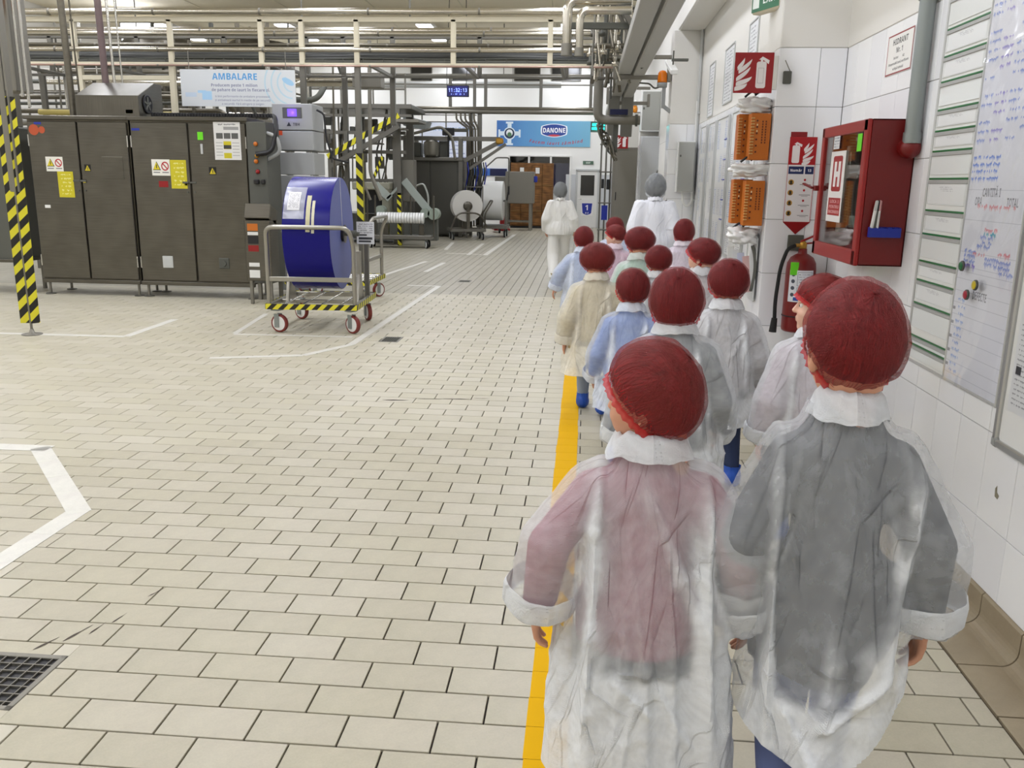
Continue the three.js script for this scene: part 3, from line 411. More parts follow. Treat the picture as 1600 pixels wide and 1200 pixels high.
// ---------- boards, papers and boxes between the pillars ----------
{
  const txt = (seedv, blue) => canvasTex(128, 200, (g, w, h) => { g.fillStyle = '#e6e8ea'; g.fillRect(0, 0, w, h); for (let i = 0; i < 15; i++) scribble(g, 12, 20 + i * 12, 60 + ((i * 37 + seedv * 11) % 45), 8, blue ? '#5878c4' : '#77777e', i + seedv); });
  const frames = [[-11.65, 2.8, .46, .64, 'far'], [-10.3, 2.83, .62, .6, 'middle'], [-8.9, 2.86, .46, .6, 'near']];
  frames.forEach(([z, y, w, h, n], i) => { const t = thing('framed_notice', `white framed notice high on the wall between the pillars, the ${n} one of three`, 'notice', [XR - .006, y, z], FACE_LEFT); printed(t, w, h, .012, txt(i + 3)); part('frame', [bx(.02, h, .02, -w / 2, 0, 0), bx(.02, h, .02, w / 2, 0, 0), bx(w, .02, .02, 0, h / 2, 0), bx(w, .02, .02, 0, -h / 2, 0)], M.greyLight, t); });
  const cols = [[-12.0, .5, .66], [-11.2, .5, .66], [-10.35, .8, 1.5], [-9.2, 1.0, 1.5], [-7.6, 1.4, 1.5]];
  cols.forEach(([z, w, h], i) => {
    const t = thing('wall_board', ['narrow white wall board next to the far pillar', 'second narrow white wall board from the far pillar', 'tall glossy wall board with a blue column of writing', 'tall glossy wall board with sheets in clear pockets', 'wide glossy wall board just behind the orange racks'][i], 'board', [XR - .012, 1.62, z], FACE_LEFT);
    const hh = i < 2 ? 1.5 : h; part('panel', bx(w, hh, .02, 0, 0, 0), M.whiteGloss, t);
    part('edge_rail', [bx(.02, hh, .03, -w / 2, 0, .004), bx(.02, hh, .03, w / 2, 0, .004), bx(w, .02, .03, 0, hh / 2, .004), bx(w, .03, .05, 0, -hh / 2, .012)], M.greyLight, t);
    const n = Math.max(1, Math.round(w / .3)); for (let c = 0; c < n; c++) for (let r = 0; r < 4; r++) if ((c + r + i) % 4 !== 3) part('sheet', moved(new THREE.PlaneGeometry(w / n - .05, hh / 4 - .05), -w / 2 + (c + .5) * w / n, hh / 2 - (r + .5) * hh / 4, .0115), std(0xffffff, .2, 0, { map: txt(i * 3 + (r & 1), (c + r) % 2 === 0) }), t);
    if (i > 1) { const st = []; for (let r = 0; r < 5; r++) st.push(bx(.16, .014, .01, w / 2 - .12, .5 - r * .22, .016)); part('blue_strip', st, M.blue, t); }
  });
  for (const [z, x, l] of [[-7.0, XR - .035, 'thin grey cable pipe running up the wall behind the orange racks'], [-12.74, XR - .03, 'thin white cable pipe in the corner beside the far pillar']]) single('cable_pipe', l, 'pipe', [rod([x, .7, z], [x, 3.7, z], .022, 10), bx(.05, .03, .06, x + .01, 1.4, z), bx(.05, .03, .06, x + .01, 2.6, z)], M.greyLight);
  { const t = thing('exit_sign', 'green and white exit sign box at the top of the picture by the pillar', 'sign', [1.1, 2.79, -5.95], -1.15); part('housing', bx(.3, .17, .07, 0, 0, -.036, .01), M.cream, t); printed(t, .29, .15, .002, canvasTex(256, 128, (g, w, h) => { g.fillStyle = '#1d6a43'; g.fillRect(0, 0, w, h); g.fillStyle = '#e8efe9'; g.fillRect(0, 0, w, 18); g.fillRect(10, 40, 60, 70); font(g, 60, true); g.fillText('EXIT', 165, 74); }), null); }
  { const t = thing('electrical_box', 'grey electrical cabinet with a white side on the far pillar', 'box', [1.4, 1.86, -12.68]); part('case', bx(.24, .7, .18, 0, 0, -.02, .01), M.whiteGloss, t); part('door', bx(.225, .68, .02, .005, 0, .085, .006), std(0xa9aaa5, .5), t); part('lock', [bx(.02, .03, .012, -.08, .15, .097)], M.greyDark, t); part('cable', [pipe([[-.02, -.35, 0], [0, -.5, 0], [.06, -.55, 0], [.125, -.5, -.04], [.125, .9, -.06]], .016)], M.white, t); }
  { const t = thing('warning_beacon', 'orange warning beacon on a grey bracket high beside the far pillar', 'lamp', [1.03, 2.98, -12.85]); part('dome', lathe([[0, .2], [.04, .19], [.062, .16], [.068, .05], [.068, .03], [0, .03]], 20), std(0xe0760a, .25), t); part('base', [lathe([[0, -.03], [.07, -.03], [.075, .03], [0, .03]], 20), bx(.05, .3, .06, .03, -.16, 0), beam([.03, -.28, 0], [.14, -.36, 0], .05)], M.grey, t); part('cable', pipe([[-.03, -.02, 0], [-.1, -.05, 0], [-.18, .02, 0], [-.3, .05, -.2]], .012), M.greyDark, t); }
  { const t = thing('electrical_box', 'large grey control cabinet high on the third pillar', 'box', [1.36, 3.16, -19.75]); part('case', bx(.42, .86, .26, 0, 0, 0, .012), M.whiteGloss, t); part('door', bx(.38, .8, .02, .01, 0, .135, .008), std(0xa4a59f, .5), t); part('lock', bx(.03, .05, .012, -.15, .05, .15), M.greyDark, t); }
  { const t = thing('wash_station', 'light grey moulded wash station under the large grey cabinet', 'wash station', [1.4, 1.5, -19.6]); part('hood', [moved(plateShape([[-.2, 1.1], [.2, 1.1], [.2, .5], [.12, .35], [.12, -.3], [.17, -.42], [-.2, -.42], [-.2, .3]], .3, .02), 0, 0, -.15)], std(0xb4b6b7, .35), t); part('basin', bx(.5, .2, .5, 0, -.55, .05, .03), M.white, t); part('stand', bx(.3, .85, .3, 0, -1.07, 0), M.white, t); }
  { const t = thing('warning_beacon', 'small amber and white beacon beside the big pipe elbow far off', 'lamp', [1.02, 3.12, -19.85]); part('dome', lathe([[0, .02], [.06, .02], [.07, .1], [.05, .16], [0, .17]], 16), std(0xe08c1c, .3), t); part('cap', lathe([[0, .17], [.06, .165], [.065, .24], [.03, .28], [0, .28]], 16), M.white, t); part('arm', bx(.14, .03, .03, .07, .02, 0), M.grey, t); }
  { const t = thing('steel_cabinet', 'tall stainless steel cabinet standing by the walkway far off', 'cabinet', [.98, 0, -22.6]); part('case', bx(.62, 2.42, .7, 0, 1.28, 0, .01), M.dull, t); part('door', bx(.56, 2.2, .02, .01, 1.3, .36, .006), M.dull, t); part('handle', bx(.02, .2, .03, -.22, 1.3, .385), M.black, t); part('foot', [bx(.06, .1, .06, -.25, .05, .28), bx(.06, .1, .06, .25, .05, .28), bx(.06, .1, .06, -.25, .05, -.28), bx(.06, .1, .06, .25, .05, -.28)], M.greyDark, t); }
  { const t = thing('fire_sign', 'small white edged red fire sign on the steel cabinet far off', 'sign', [.86, 2.62, -22.2]); printed(t, .32, .32, .01, fireSignTex, M.white); part('hanger', [bx(.02, .3, .02, .0, .3, -.01)], M.grey, t); }
  { const t = thing('steel_rack', 'narrow stainless post rack left of the tall steel cabinet far off', 'rack', [.52, 0, -23.4]); for (const x of [-.13, 0, .13]) part('post', bx(.045, 3.3, .05, x, 1.65, 0), M.frame, t); for (const y of [.4, 1.1, 1.9, 2.6]) part('shelf', bx(.34, .03, .3, 0, y, .05), M.frame, t); part('black_case', [bx(.07, .24, .1, -.07, 1.6, .12), bx(.08, .26, .1, .07, 1.58, .12)], M.black, t); part('blue_notice', bx(.16, .38, .01, 0, .85, .2), M.blue, t); }
  { const t = thing('exit_sign', 'turquoise lit exit sign hanging at the end of the walkway', 'sign', [.31, 3.2, -26]); part('housing', bx(.44, .3, .08, 0, 0, 0), M.greyDark, t); part('lit_face', [bx(.38, .08, .01, .01, .06, .045), bx(.38, .08, .01, 0, -.05, .045)], std(0x2fb8b0, .4, 0, { emissive: 0x2fd0c8, emissiveIntensity: 1.1 }), t); part('hanger', [rod([-.1, .15, 0], [-.1, 2.9, 0], .012, 6), rod([.1, .15, 0], [.1, 2.9, 0], .012, 6)], M.greyDark, t); const L = new THREE.PointLight(0x2fd0c8, .25, 3); L.position.set(.31, 3.2, -25.85); scene.add(L); }
}
// ---------- people ----------
function netSurface(f, lo, hi, c, keep) {        // surface nets over a box of cells; keep(x, y, z) drops what a garment leaves open
  const n = [0, 1, 2].map((k) => Math.ceil((hi[k] - lo[k]) / c) + 1), [nx, ny, nz] = n, F = new Float32Array(nx * ny * nz), id = (i, j, k) => (k * ny + j) * nx + i, B = 4;
  for (let k0 = 0; k0 < nz; k0 += B) for (let j0 = 0; j0 < ny; j0 += B) for (let i0 = 0; i0 < nx; i0 += B) {
    const d = f(lo[0] + (i0 + 1.5) * c, lo[1] + (j0 + 1.5) * c, lo[2] + (k0 + 1.5) * c), far = Math.abs(d) > 5.2 * c + .02;
    for (let k = k0; k < Math.min(nz, k0 + B); k++) for (let j = j0; j < Math.min(ny, j0 + B); j++) for (let i = i0; i < Math.min(nx, i0 + B); i++) F[id(i, j, k)] = far ? d : f(lo[0] + i * c, lo[1] + j * c, lo[2] + k * c);
  }
  const pos = [], at = new Int32Array(nx * ny * nz).fill(-1), ok = [];
  for (let k = 0; k + 1 < nz; k++) for (let j = 0; j + 1 < ny; j++) for (let i = 0; i + 1 < nx; i++) {
    let m = 0, sx = 0, sy = 0, sz = 0, q = 0; const v = [];
    for (let e = 0; e < 8; e++) { v[e] = F[id(i + (e & 1), j + (e >> 1 & 1), k + (e >> 2))]; if (v[e] < 0) m |= 1 << e; }
    if (m === 0 || m === 255) continue;
    for (let e = 0; e < 8; e++) for (const b of [1, 2, 4]) if (!(e & b) && (v[e] < 0) !== (v[e | b] < 0)) { const t = v[e] / (v[e] - v[e | b]); sx += (e & 1) + (b === 1 ? t : 0); sy += (e >> 1 & 1) + (b === 2 ? t : 0); sz += (e >> 2) + (b === 4 ? t : 0); q++; }
    const x = lo[0] + (i + sx / q) * c, y = lo[1] + (j + sy / q) * c, z = lo[2] + (k + sz / q) * c;
    at[id(i, j, k)] = pos.length / 3; pos.push(x, y, z); ok.push(keep ? keep(x, y, z) : true);
  }
  const idx = [], quad = (a, b, d, e, flip) => { if (a < 0 || b < 0 || d < 0 || e < 0 || !(ok[a] && ok[b] && ok[d] && ok[e])) return; flip ? idx.push(a, d, b, a, e, d) : idx.push(a, b, d, a, d, e); };
  for (let k = 1; k + 1 < nz; k++) for (let j = 1; j + 1 < ny; j++) for (let i = 1; i + 1 < nx; i++) {
    const s = F[id(i, j, k)] < 0;
    if (s !== F[id(i + 1, j, k)] < 0) quad(at[id(i, j - 1, k - 1)], at[id(i, j, k - 1)], at[id(i, j, k)], at[id(i, j - 1, k)], !s);
    if (s !== F[id(i, j + 1, k)] < 0) quad(at[id(i - 1, j, k - 1)], at[id(i - 1, j, k)], at[id(i, j, k)], at[id(i, j, k - 1)], !s);
    if (s !== F[id(i, j, k + 1)] < 0) quad(at[id(i - 1, j - 1, k)], at[id(i, j - 1, k)], at[id(i, j, k)], at[id(i - 1, j, k)], !s);
  }
  const g = new THREE.BufferGeometry(); g.setAttribute('position', new THREE.Float32BufferAttribute(pos, 3)); g.setIndex(idx); g.computeVertexNormals(); return wrapUV(g);
}
function wrapUV(g) { const p = g.attributes.position, uv = []; for (let i = 0; i < p.count; i++) uv.push(Math.atan2(p.getX(i), p.getZ(i)) * .22, p.getY(i)); g.setAttribute('uv', new THREE.Float32BufferAttribute(uv, 2)); return g; }
const smin = (a, b, k) => { const h = Math.max(k - Math.abs(a - b), 0) / k; return Math.min(a, b) - h * h * k * .25; };
function cone(px, py, pz, a, b, ra, rb) { const dx = b[0] - a[0], dy = b[1] - a[1], dz = b[2] - a[2], qx = px - a[0], qy = py - a[1], qz = pz - a[2], h = clamp((qx * dx + qy * dy + qz * dz) / (dx * dx + dy * dy + dz * dz + 1e-9), 0, 1), ex = qx - dx * h, ey = qy - dy * h, ez = qz - dz * h; return Math.sqrt(ex * ex + ey * ey + ez * ez) - (ra + (rb - ra) * h); }
function ell(px, py, pz, c, r) { const x = (px - c[0]) / r[0], y = (py - c[1]) / r[1], z = (pz - c[2]) / r[2], k0 = Math.sqrt(x * x + y * y + z * z), k1 = Math.sqrt((x / r[0]) ** 2 + (y / r[1]) ** 2 + (z / r[2]) ** 2); return k1 < 1e-6 ? -Math.min(...r) : k0 * (k0 - 1) / k1; }
const key = (t, y) => { if (y >= t[0][0]) return t[0].slice(1); for (let i = 1; i < t.length; i++) if (y >= t[i][0]) { const [a, b] = [t[i - 1], t[i]], s = (y - b[0]) / (a[0] - b[0]); return a.slice(1).map((v, k) => mixf(b[k + 1], v, s)); } return t[t.length - 1].slice(1); };
const headGeo = {}, handGeo = {};
function head(c, adult) {          // looks towards -z
  const a = adult ? 1 : 0;
  return headGeo[c + '_' + a] ??= netSurface((x, y, z) => {
    const ax = Math.abs(x);
    let d = smin(ell(x, y, z, [0, .012, .012], [.077, .092, .093]), ell(x, y, z, [0, -.05, -.03], [.056 + .004 * a, .062, .058]), .035);
    d = smin(d, cone(ax, y, z, [.034, -.03, -.058], [.03, -.045, -.06], .026, .02), .02);
    d = smin(d, cone(x, y, z, [0, .012, -.084], [0, -.018, -.1], .007, .0105), .012); d = smin(d, cone(ax, y, z, [.004, -.02, -.094], [.011, -.022, -.087], .006, .006), .006);
    d = smin(d, cone(ax, y, z, [0, -.046, -.09], [.017, -.047, -.08], .006, .004), .006); d = smin(d, cone(ax, y, z, [0, -.057, -.088], [.014, -.056, -.08], .0065, .004), .006);
    d = Math.max(d, -cone(ax, y, z, [0, -.0515, -.1], [.016, -.0515, -.088], .0014, .0012));
    d = smin(d, ell(x, y, z, [0, -.088, -.066], [.02, .016, .018]), .018);
    const eye = ell(ax, y, z, [.031, .006, -.094], [.016, .01, .016]); d = -smin(-d, eye, .014);
    d = smin(d, cone(ax, y, z, [.016, .024, -.086], [.045, .022, -.07], .006, .005), .012);
    let ear = ell(x < 0 ? -x : x, y, z, [.079, -.012, .012], [.011, .03, .019]); ear = Math.max(ear, -ell(ax, y, z, [.091, -.01, .009], [.008, .019, .011])); d = smin(d, ear, .008);
    return smin(d, cone(x, y, z, [0, -.05, .025], [0, -.15, .03], .046, .044), .03);
  }, [-.11, -.2, -.13], [.11, .125, .125], c);
}
function hand(c, curl) {           // a right hand hanging down: fingers along -y, thumb towards -z, palm towards -x
  return handGeo[c + '_' + curl] ??= netSurface((x, y, z) => {
    let d = smin(cone(x, y, z, [0, .03, 0], [0, -.008, 0], .019, .02), ell(x, y, z, [0, -.04, 0], [.0135, .04, .03]), .016);
    for (let i = 0; i < 4; i++) {
      const z0 = [-.0235, -.008, .0075, .022][i], L = [.94, 1.05, .98, .78][i], q = curl * (.8 + .12 * i); let p = [0, -.068 + .004 * Math.abs(i - 1.3), z0], ang = q * .5, f = 1e9;
      for (let k = 0; k < 3; k++) { const l = [.03, .021, .017][k] * L, n = [p[0] - Math.sin(ang) * l, p[1] - Math.cos(ang) * l, p[2] + (i - 1.4) * .0012]; f = Math.min(f, cone(x, y, z, p, n, [.0078, .0073, .0066][k], [.0073, .0066, .0056][k])); p = n; ang += q; }
      d = smin(d, f, .006);
    }
    const th = Math.min(cone(x, y, z, [-.004, -.018, -.024], [-.016, -.045, -.043], .0095, .0085), cone(x, y, z, [-.016, -.045, -.043], [-.026, -.068, -.044], .0083, .0066));
    return smin(d, th, .008);
  }, [-.085, -.16, -.07], [.035, .06, .05], c);
}
const skin = std(0xd39a7c, .55), skinPale = std(0xe0b29a, .55), eyeMat = std(0xeeeae4, .15), irisMat = std(0x2a1a12, .15);
const creaseTex = (() => {        // thin straight creases of thin pressed cloth, over a fine mottle
  const n = 512, h = new Float32Array(n * n), L = []; for (let k = 0; k < 46; k++) { const x = rnd() * n, y = rnd() * n, a = rnd() < .6 ? rr(-.5, .5) + Math.PI / 2 : rnd() * Math.PI, l = rr(50, 210); L.push([x, y, Math.cos(a), Math.sin(a), l, rr(9, 30), rr(.25, 1)]); }
  for (const [x, y, cx, cy, l, w, amp] of L) for (let j = -l / 2 - 32; j <= l / 2 + 32; j += 1) for (let i = -w * 1.2; i <= w * 1.2; i += 1) { const px = Math.round(x + cx * j - cy * i), py = Math.round(y + cy * j + cx * i), q = ((py % n + n) % n) * n + (px % n + n) % n, e = clamp((l / 2 + 30 - Math.abs(j)) / 40, 0, 1), v = amp * e * (i > 0 ? Math.max(0, 1 - i / w) : Math.max(0, 1 + i / (w * .22))); if (v > h[q]) h[q] = v; }
  let q = 0; return dataTex(n, (u, v) => { const i = Math.min(n - 1, Math.floor(v * n)) * n + Math.min(n - 1, Math.floor(u * n)); const s = .15 + .6 * h[i] + .09 * tileN(u, v, 30, 4) + .05 * (rnd() - .5); return [s, s, s]; });
})();
const clothBump = scaled(creaseTex, 1.7), hairDark = std(0x140a08, .6, 0, { bumpMap: scaled(T.hair, 1), bumpScale: .004 }), hairBrown = std(0x3a2115, .5, 0, { bumpMap: scaled(T.hair, 1), bumpScale: .004 });
const netAlpha = dataTex(512, (u, v) => { const w = tileN(u, v, 6, 3) * .9, l = Math.pow(Math.abs(Math.sin((u * 60 + w * 5 + v * 5 * tileN(u, v, 5, 9)) * Math.PI)), 3); const s = .6 + .3 * l * (.3 + 2.2 * Math.abs(tileN(u, v, 11, 5))) + .28 * Math.pow(Math.abs(Math.sin((v * 26 + 6 * tileN(u, v, 7, 12)) * Math.PI)), 6) + .06 * (rnd() - .5); return [s, s, s]; });
const netRed = new THREE.MeshStandardMaterial({ color: 0x98090f, roughness: .6, vertexColors: true, transparent: true, opacity: .84, alphaMap: netAlpha, bumpMap: T.net, bumpScale: .006, side: THREE.DoubleSide }), netGrey = new THREE.MeshStandardMaterial({ color: 0xb4b8ba, roughness: .6, transparent: true, opacity: .5, bumpMap: T.net, bumpScale: .006, side: THREE.DoubleSide });
const rimRed = std(0xb50d15, .7, 0, { transparent: true, opacity: .8, side: THREE.DoubleSide }), rimGrey = std(0xb9bdbf, .6, 0, { transparent: true, opacity: .8, side: THREE.DoubleSide });
const gownMats = {}, veil = scaled(dataTex(512, (u, v) => { const s = .95 + .1 * tileN(u, v, 14, 3) + .06 * tileN(u, v, 34, 8) + .05 * (rnd() - .5); return [s, s, s]; }), 3);
const gownMat = (c, clear) => gownMats[c + '_' + clear] ??= new THREE.MeshStandardMaterial({ color: c, roughness: .72, vertexColors: true, transparent: clear < 1, side: THREE.DoubleSide, bumpMap: clothBump, bumpScale: .009, ...(clear < 1 ? { alphaMap: veil } : {}) });
function capShell(r, tilt, phiMax, puff, sd, rim) {      // a gathered cap: rings from the crown to the elastic
  const N = 34, S = 96, col = [], pos = [], uv = [], idx = [], ct = Math.cos(tilt), st = Math.sin(tilt), i0 = rim ? N - 5 : 0, i1 = rim ? N : N - 3;
  for (let i = i0; i <= i1; i++) {
    const t = i / N, over = Math.max(0, t - .87) / .13, ph = Math.min(t / .87, 1) * phiMax + over * .1;
    for (let j = 0; j <= S; j++) {
      const th = j / S * 2 * Math.PI, lx = Math.sin(ph) * Math.sin(th), ly = Math.cos(ph), lz = -Math.sin(ph) * Math.cos(th), x = lx, y = ly * ct - lz * st, z = ly * st + lz * ct;
      const e = 1 / Math.sqrt((x / r[0]) ** 2 + (y / r[1]) ** 2 + (z / r[2]) ** 2), n1 = noise(x * 2.2 + sd, y * 2.2, z * 2.2 + sd), n2 = noise(x * 7 + sd, y * 4, z * 7), g = Math.max(0, t - .5) * 2;
      const pl = Math.sin(th * 30 + 2 * noise(th * 2, sd, 1)) * .003 * g * g + Math.abs(noise(th * 5, ph * 2.2, sd)) * .006 * (rim ? 1 : .7);
      const tight = 1 - .085 * smooth(.66, .87, t) + .075 * over + (rim ? .006 : 0), k = e * (tight + puff * (.03 * n1 + .01 * n2)) + puff * pl + (over > 0 ? .0035 * noise(th * 9, sd, 2) * over : 0);
      pos.push(x * k, y * k, z * k); col.push(1, 1, 1, mixf(.74, 1, smooth(.55, .86, t))); uv.push(x * k * 4.5, (y - .5 * z) * k * 4.5);
    }
  }
  const w = S + 1; for (let i = 0; i < i1 - i0; i++) for (let j = 0; j < S; j++) idx.push(i * w + j, (i + 1) * w + j, i * w + j + 1, i * w + j + 1, (i + 1) * w + j, (i + 1) * w + j + 1);
  const g = new THREE.BufferGeometry(); g.setAttribute('position', new THREE.Float32BufferAttribute(pos, 3)); g.setAttribute('uv', new THREE.Float32BufferAttribute(uv, 2)); g.setAttribute('color', new THREE.Float32BufferAttribute(col, 4)); g.setIndex(idx); g.computeVertexNormals(); return g;
}
let personNo = 0;
function person(o) {               // canonical height 1.25, then scaled; stands at (x, z), walks towards -z
  const sd = ++personNo * 3.7, c = o.cell || .016, adult = o.adult, t = thing('person', o.label, 'person', [o.x, 0, o.z], o.yaw || 0, o.group); t.scale.setScalar(o.h / 1.25);
  const st = o.stride ?? .14, sw = o.swing ?? (rnd() < .5 ? 1 : -1), sh = adult ? [.145, 1.0] : [.128, .905], cap0 = o.cap || [.11, .13, .118], hs = o.headScale ?? Math.min(1.12, cap0[0] / .09, cap0[1] / .108, cap0[2] / .116), hy = o.headY ?? (adult ? 1.15 : 1.108), hemY = o.hem ?? .36, wide = o.wide ?? 1, pelvis = adult ? .66 : .6;
  const arm = (s) => { const a = (s < 0 ? o.left : o.right) || {}; return { s, S: [s * sh[0] * wide, sh[1] - .01, .005], E: a.E ?? [s * .2 * wide, sh[1] - .2, .045 + s * sw * .03], W: a.W ?? [s * .215 * wide, sh[1] - .37, -.03 + s * sw * .07] }; };
  const arms = [arm(-1), arm(1)];
  const leg = (s) => { const f = s * sw > 0 ? -1 : 1; return { H: [s * .07, pelvis, 0], K: [s * .072, pelvis * .54, f < 0 ? -st * .75 : -st * .05], A: [s * .07, f < 0 ? .06 : .06 + .16 * st, f < 0 ? -st : st * 1.05], f }; };
  const legs = [leg(-1), leg(1)], ext = (W, E, k) => [0, 1, 2].map((i) => W[i] + (W[i] - E[i]) * k);
  const TB = adult ? [[1.06, .05, .055], [1.03, .075, .07], [1.0, .12, .085], [.95, .15, .1], [.84, .158, .108], [.7, .16, .11], [.62, .17, .12], [.5, .175, .125], [.2, .19, .14]] : [[1.03, .05, .056], [1.0, .062, .064], [.97, .088, .078], [.935, .122, .094], [.89, .15, .108], [.78, .172, .124], [.6, .188, .14], [.33, .212, .16], [.1, .225, .17]];
  const torso = (x, y, z, off) => { const [w, d] = key(TB, y), W = Math.max(.02, w * wide + off), D = Math.max(.02, d + off), lean = (o.lean ?? -.03) * (y - .6); return (Math.sqrt((x / W) ** 2 + ((z - lean) / D) ** 2) - 1) * Math.min(W, D) * .8; };
  const sleeve = (x, y, z, off, r1, r2) => { let d = 1e9; for (const a of arms) d = Math.min(d, Math.max(Math.min(cone(x, y, z, a.S, a.E, r1 + off, r1 + off + .004), cone(x, y, z, a.E, ext(a.W, a.E, .5), r1 + off + .004, r2 + off)), ((x - a.W[0]) * (a.W[0] - a.E[0]) + (y - a.W[1]) * (a.W[1] - a.E[1]) + (z - a.W[2]) * (a.W[2] - a.E[2])) / Math.hypot(a.W[0] - a.E[0], a.W[1] - a.E[1], a.W[2] - a.E[2]))); return d; };
  const shirtF = (x, y, z) => Math.max(smin(smin(cone(x, y, z, [0, .92, -.004], [0, 1.02, -.008], .085, .054), legF(x, y, z, .014), .02), smin(torso(x * (1 + .3 * smooth(.93, .8, y) * (adult ? 0 : 1)), y, z, -.026), sleeve(x, y, z, -.012, .058, .048), .04), .03), y - 1.01, (o.topHem ?? pelvis - .06) - y);
  const legF = (x, y, z, r) => { let d = ell(x, y, z, [0, pelvis + .03, .012], [.125, .1, .098]); for (const l of legs) d = smin(d, Math.min(cone(x, y, z, l.H, l.K, .072 + r, .054 + r), cone(x, y, z, l.K, l.A, .054 + r, .04 + r)), .03); return d; };
  // body: one skin surface; head and hands come from finer grids
  const hq = new THREE.Matrix4().makeRotationFromEuler(new THREE.Euler(o.headPitch || 0, o.headYaw || 0, o.headRoll || 0, 'YXZ')).scale(V(hs, hs, hs)).setPosition(0, hy, (o.lean ?? -.03) * .5);
  const hc = o.fine ? .0042 : .0075, bits = [netSurface((x, y, z) => { let d = smin(Math.max(torso(x, y, z, -.05) + (1 - smooth(.86, 1, y)) * .02, pelvis - y), legF(x, y, z, -.016), .03); for (const a of arms) d = smin(d, Math.min(cone(x, y, z, a.S, a.E, .036, .03), cone(x, y, z, a.E, a.W, .03, .02)), .02); return d; }, [-.34, .03, -.3], [.34, 1.04, .32], Math.max(c, .014)), head(hc, adult).clone().applyMatrix4(hq)];
  for (const a of arms) {
    const g = hand(o.fine ? .0034 : .006, .42).clone(), y = V(...a.E).sub(V(...a.W)).normalize(), z = V(0, 0, 1).addScaledVector(y, -y.z).normalize(), x = y.clone().cross(z), m = new THREE.Matrix4().makeBasis(x, y, z).setPosition(V(...a.W)), k = (adult ? .95 : 1) * (o.handScale ?? 1); m.scale(V(a.s * k, k, k));
    g.applyMatrix4(m); if (a.s < 0) { const ix = g.index.array; for (let i = 0; i < ix.length; i += 3) { const q = ix[i]; ix[i] = ix[i + 1]; ix[i + 1] = q; } } g.computeVertexNormals(); bits.push(g);
  }
  part('body', bits, o.skin || skin, t);
  if (o.fine) for (const s of [-1, 1]) { const e = part('eye', moved(new THREE.SphereGeometry(.0108, 16, 12), 0, 0, 0), eyeMat, t); e.matrixAutoUpdate = true; const p = V(s * .03, .005, -.0725).applyMatrix4(hq); e.position.copy(p); e.rotation.set(o.headPitch || 0, o.headYaw || 0, 0, 'YXZ'); e.scale.setScalar(hs); part('iris', moved(new THREE.SphereGeometry(.0056, 12, 8), 0, 0, -.0075), irisMat, e); }
  // hair, cap and its elastic rim
  const cr = cap0.map((v) => v / hs), tilt = o.capTilt ?? .68, hat = (g, m, n, p) => { g.translate(0, (1.25 - hy) / hs - cr[1] * .985, .008); g.applyMatrix4(hq); return part(n, g, m, p || t); };
  hat(capShell(cr.map((v) => v - .006), tilt, (o.capPhi ?? 2.04) - (o.hairUp ?? .06), .5, sd + 5), o.hair || hairDark, 'hair');
  const cap = hat(capShell(cr, tilt, o.capPhi ?? 2.04, 1, sd), adult ? netGrey : netRed, 'hair_net'); hat(capShell(cr, tilt, o.capPhi ?? 2.04, 1, sd, true), adult ? rimGrey : rimRed, 'elastic_rim', cap);
  // clothes under the gown
  part('trousers', netSurface((x, y, z) => legF(x, y, z, (o.loose || 0) * (1 - smooth(.3, .62, y)) + .002 * noise(x * 14 + sd, y * 9, z * 14)), [-.2, .03, -.32], [.2, pelvis + .16, .34], c, (x, y) => y > .085), o.trousers, t);
  for (const l of legs) part(o.shoeName || 'shoe_cover', netSurface((x, y, z) => { const [ax, ay, az] = l.A, raise = ay - .06; let d = cone(x, y, z, [ax, ay - .012, az + .022], [ax + Math.sign(ax) * .012, .036 + (l.f > 0 ? 0 : raise * .2), az - .1], .043, .036); d = smin(d, cone(x, y, z, [ax, ay - .01, az + .01], [ax, ay + .065, az + .005], .042, .047), .03); return Math.max(d + (o.shoeName ? 0 : .004 * noise(x * 40, y * 40, z * 40 + sd)), .002 - y); }, [l.A[0] - .08, -.02, l.A[2] - .17], [l.A[0] + .08, .22, l.A[2] + .11], c < .012 ? .008 : .011, (x, y) => y < l.A[1] + .062), o.shoes || shoeBlue, t);
  if (!o.noTop) part('top', netSurface(shirtF, [-.34, (o.topHem ?? pelvis - .06) - .02, -.24], [.34, 1.02, .26], Math.max(c, .013)), o.top, t);
  // gown: torso cone and sleeves in one cloth, with creases
  const folds = o.folds || [[-.1, .95, -.13, .5, .014, .02], [.09, .93, .12, .55, .013, .02], [-.02, .62, .08, .36, .012, .02], [.1, .9, .02, .72, .008, .016]];
  const rollA = o.foldAmp ?? .9, cuffAt = (a) => { const e = V(...a.W).sub(V(...a.E)), l = e.length(); return { e: e.divideScalar(l), l }; }, cu = arms.map(cuffAt);
  const pleat = (x, y, z) => { let p = 0; if (z > -.03) for (const [ax, ay, bxx, by, amp, w] of folds) { const dx = bxx - ax, dy = by - ay, l = Math.hypot(dx, dy), h = ((x - ax) * dx + (y - ay) * dy) / (l * l); if (h < -.15 || h > 1.15) continue; const s = ((x - ax) * dy - (y - ay) * dx) / l, env = smooth(-.15, .12, h) * smooth(1.15, .8, h); p += amp * env * (s > 0 ? Math.exp(-((s / w) ** 2)) : Math.exp(-((s / (w * .35)) ** 2))); } return p; };
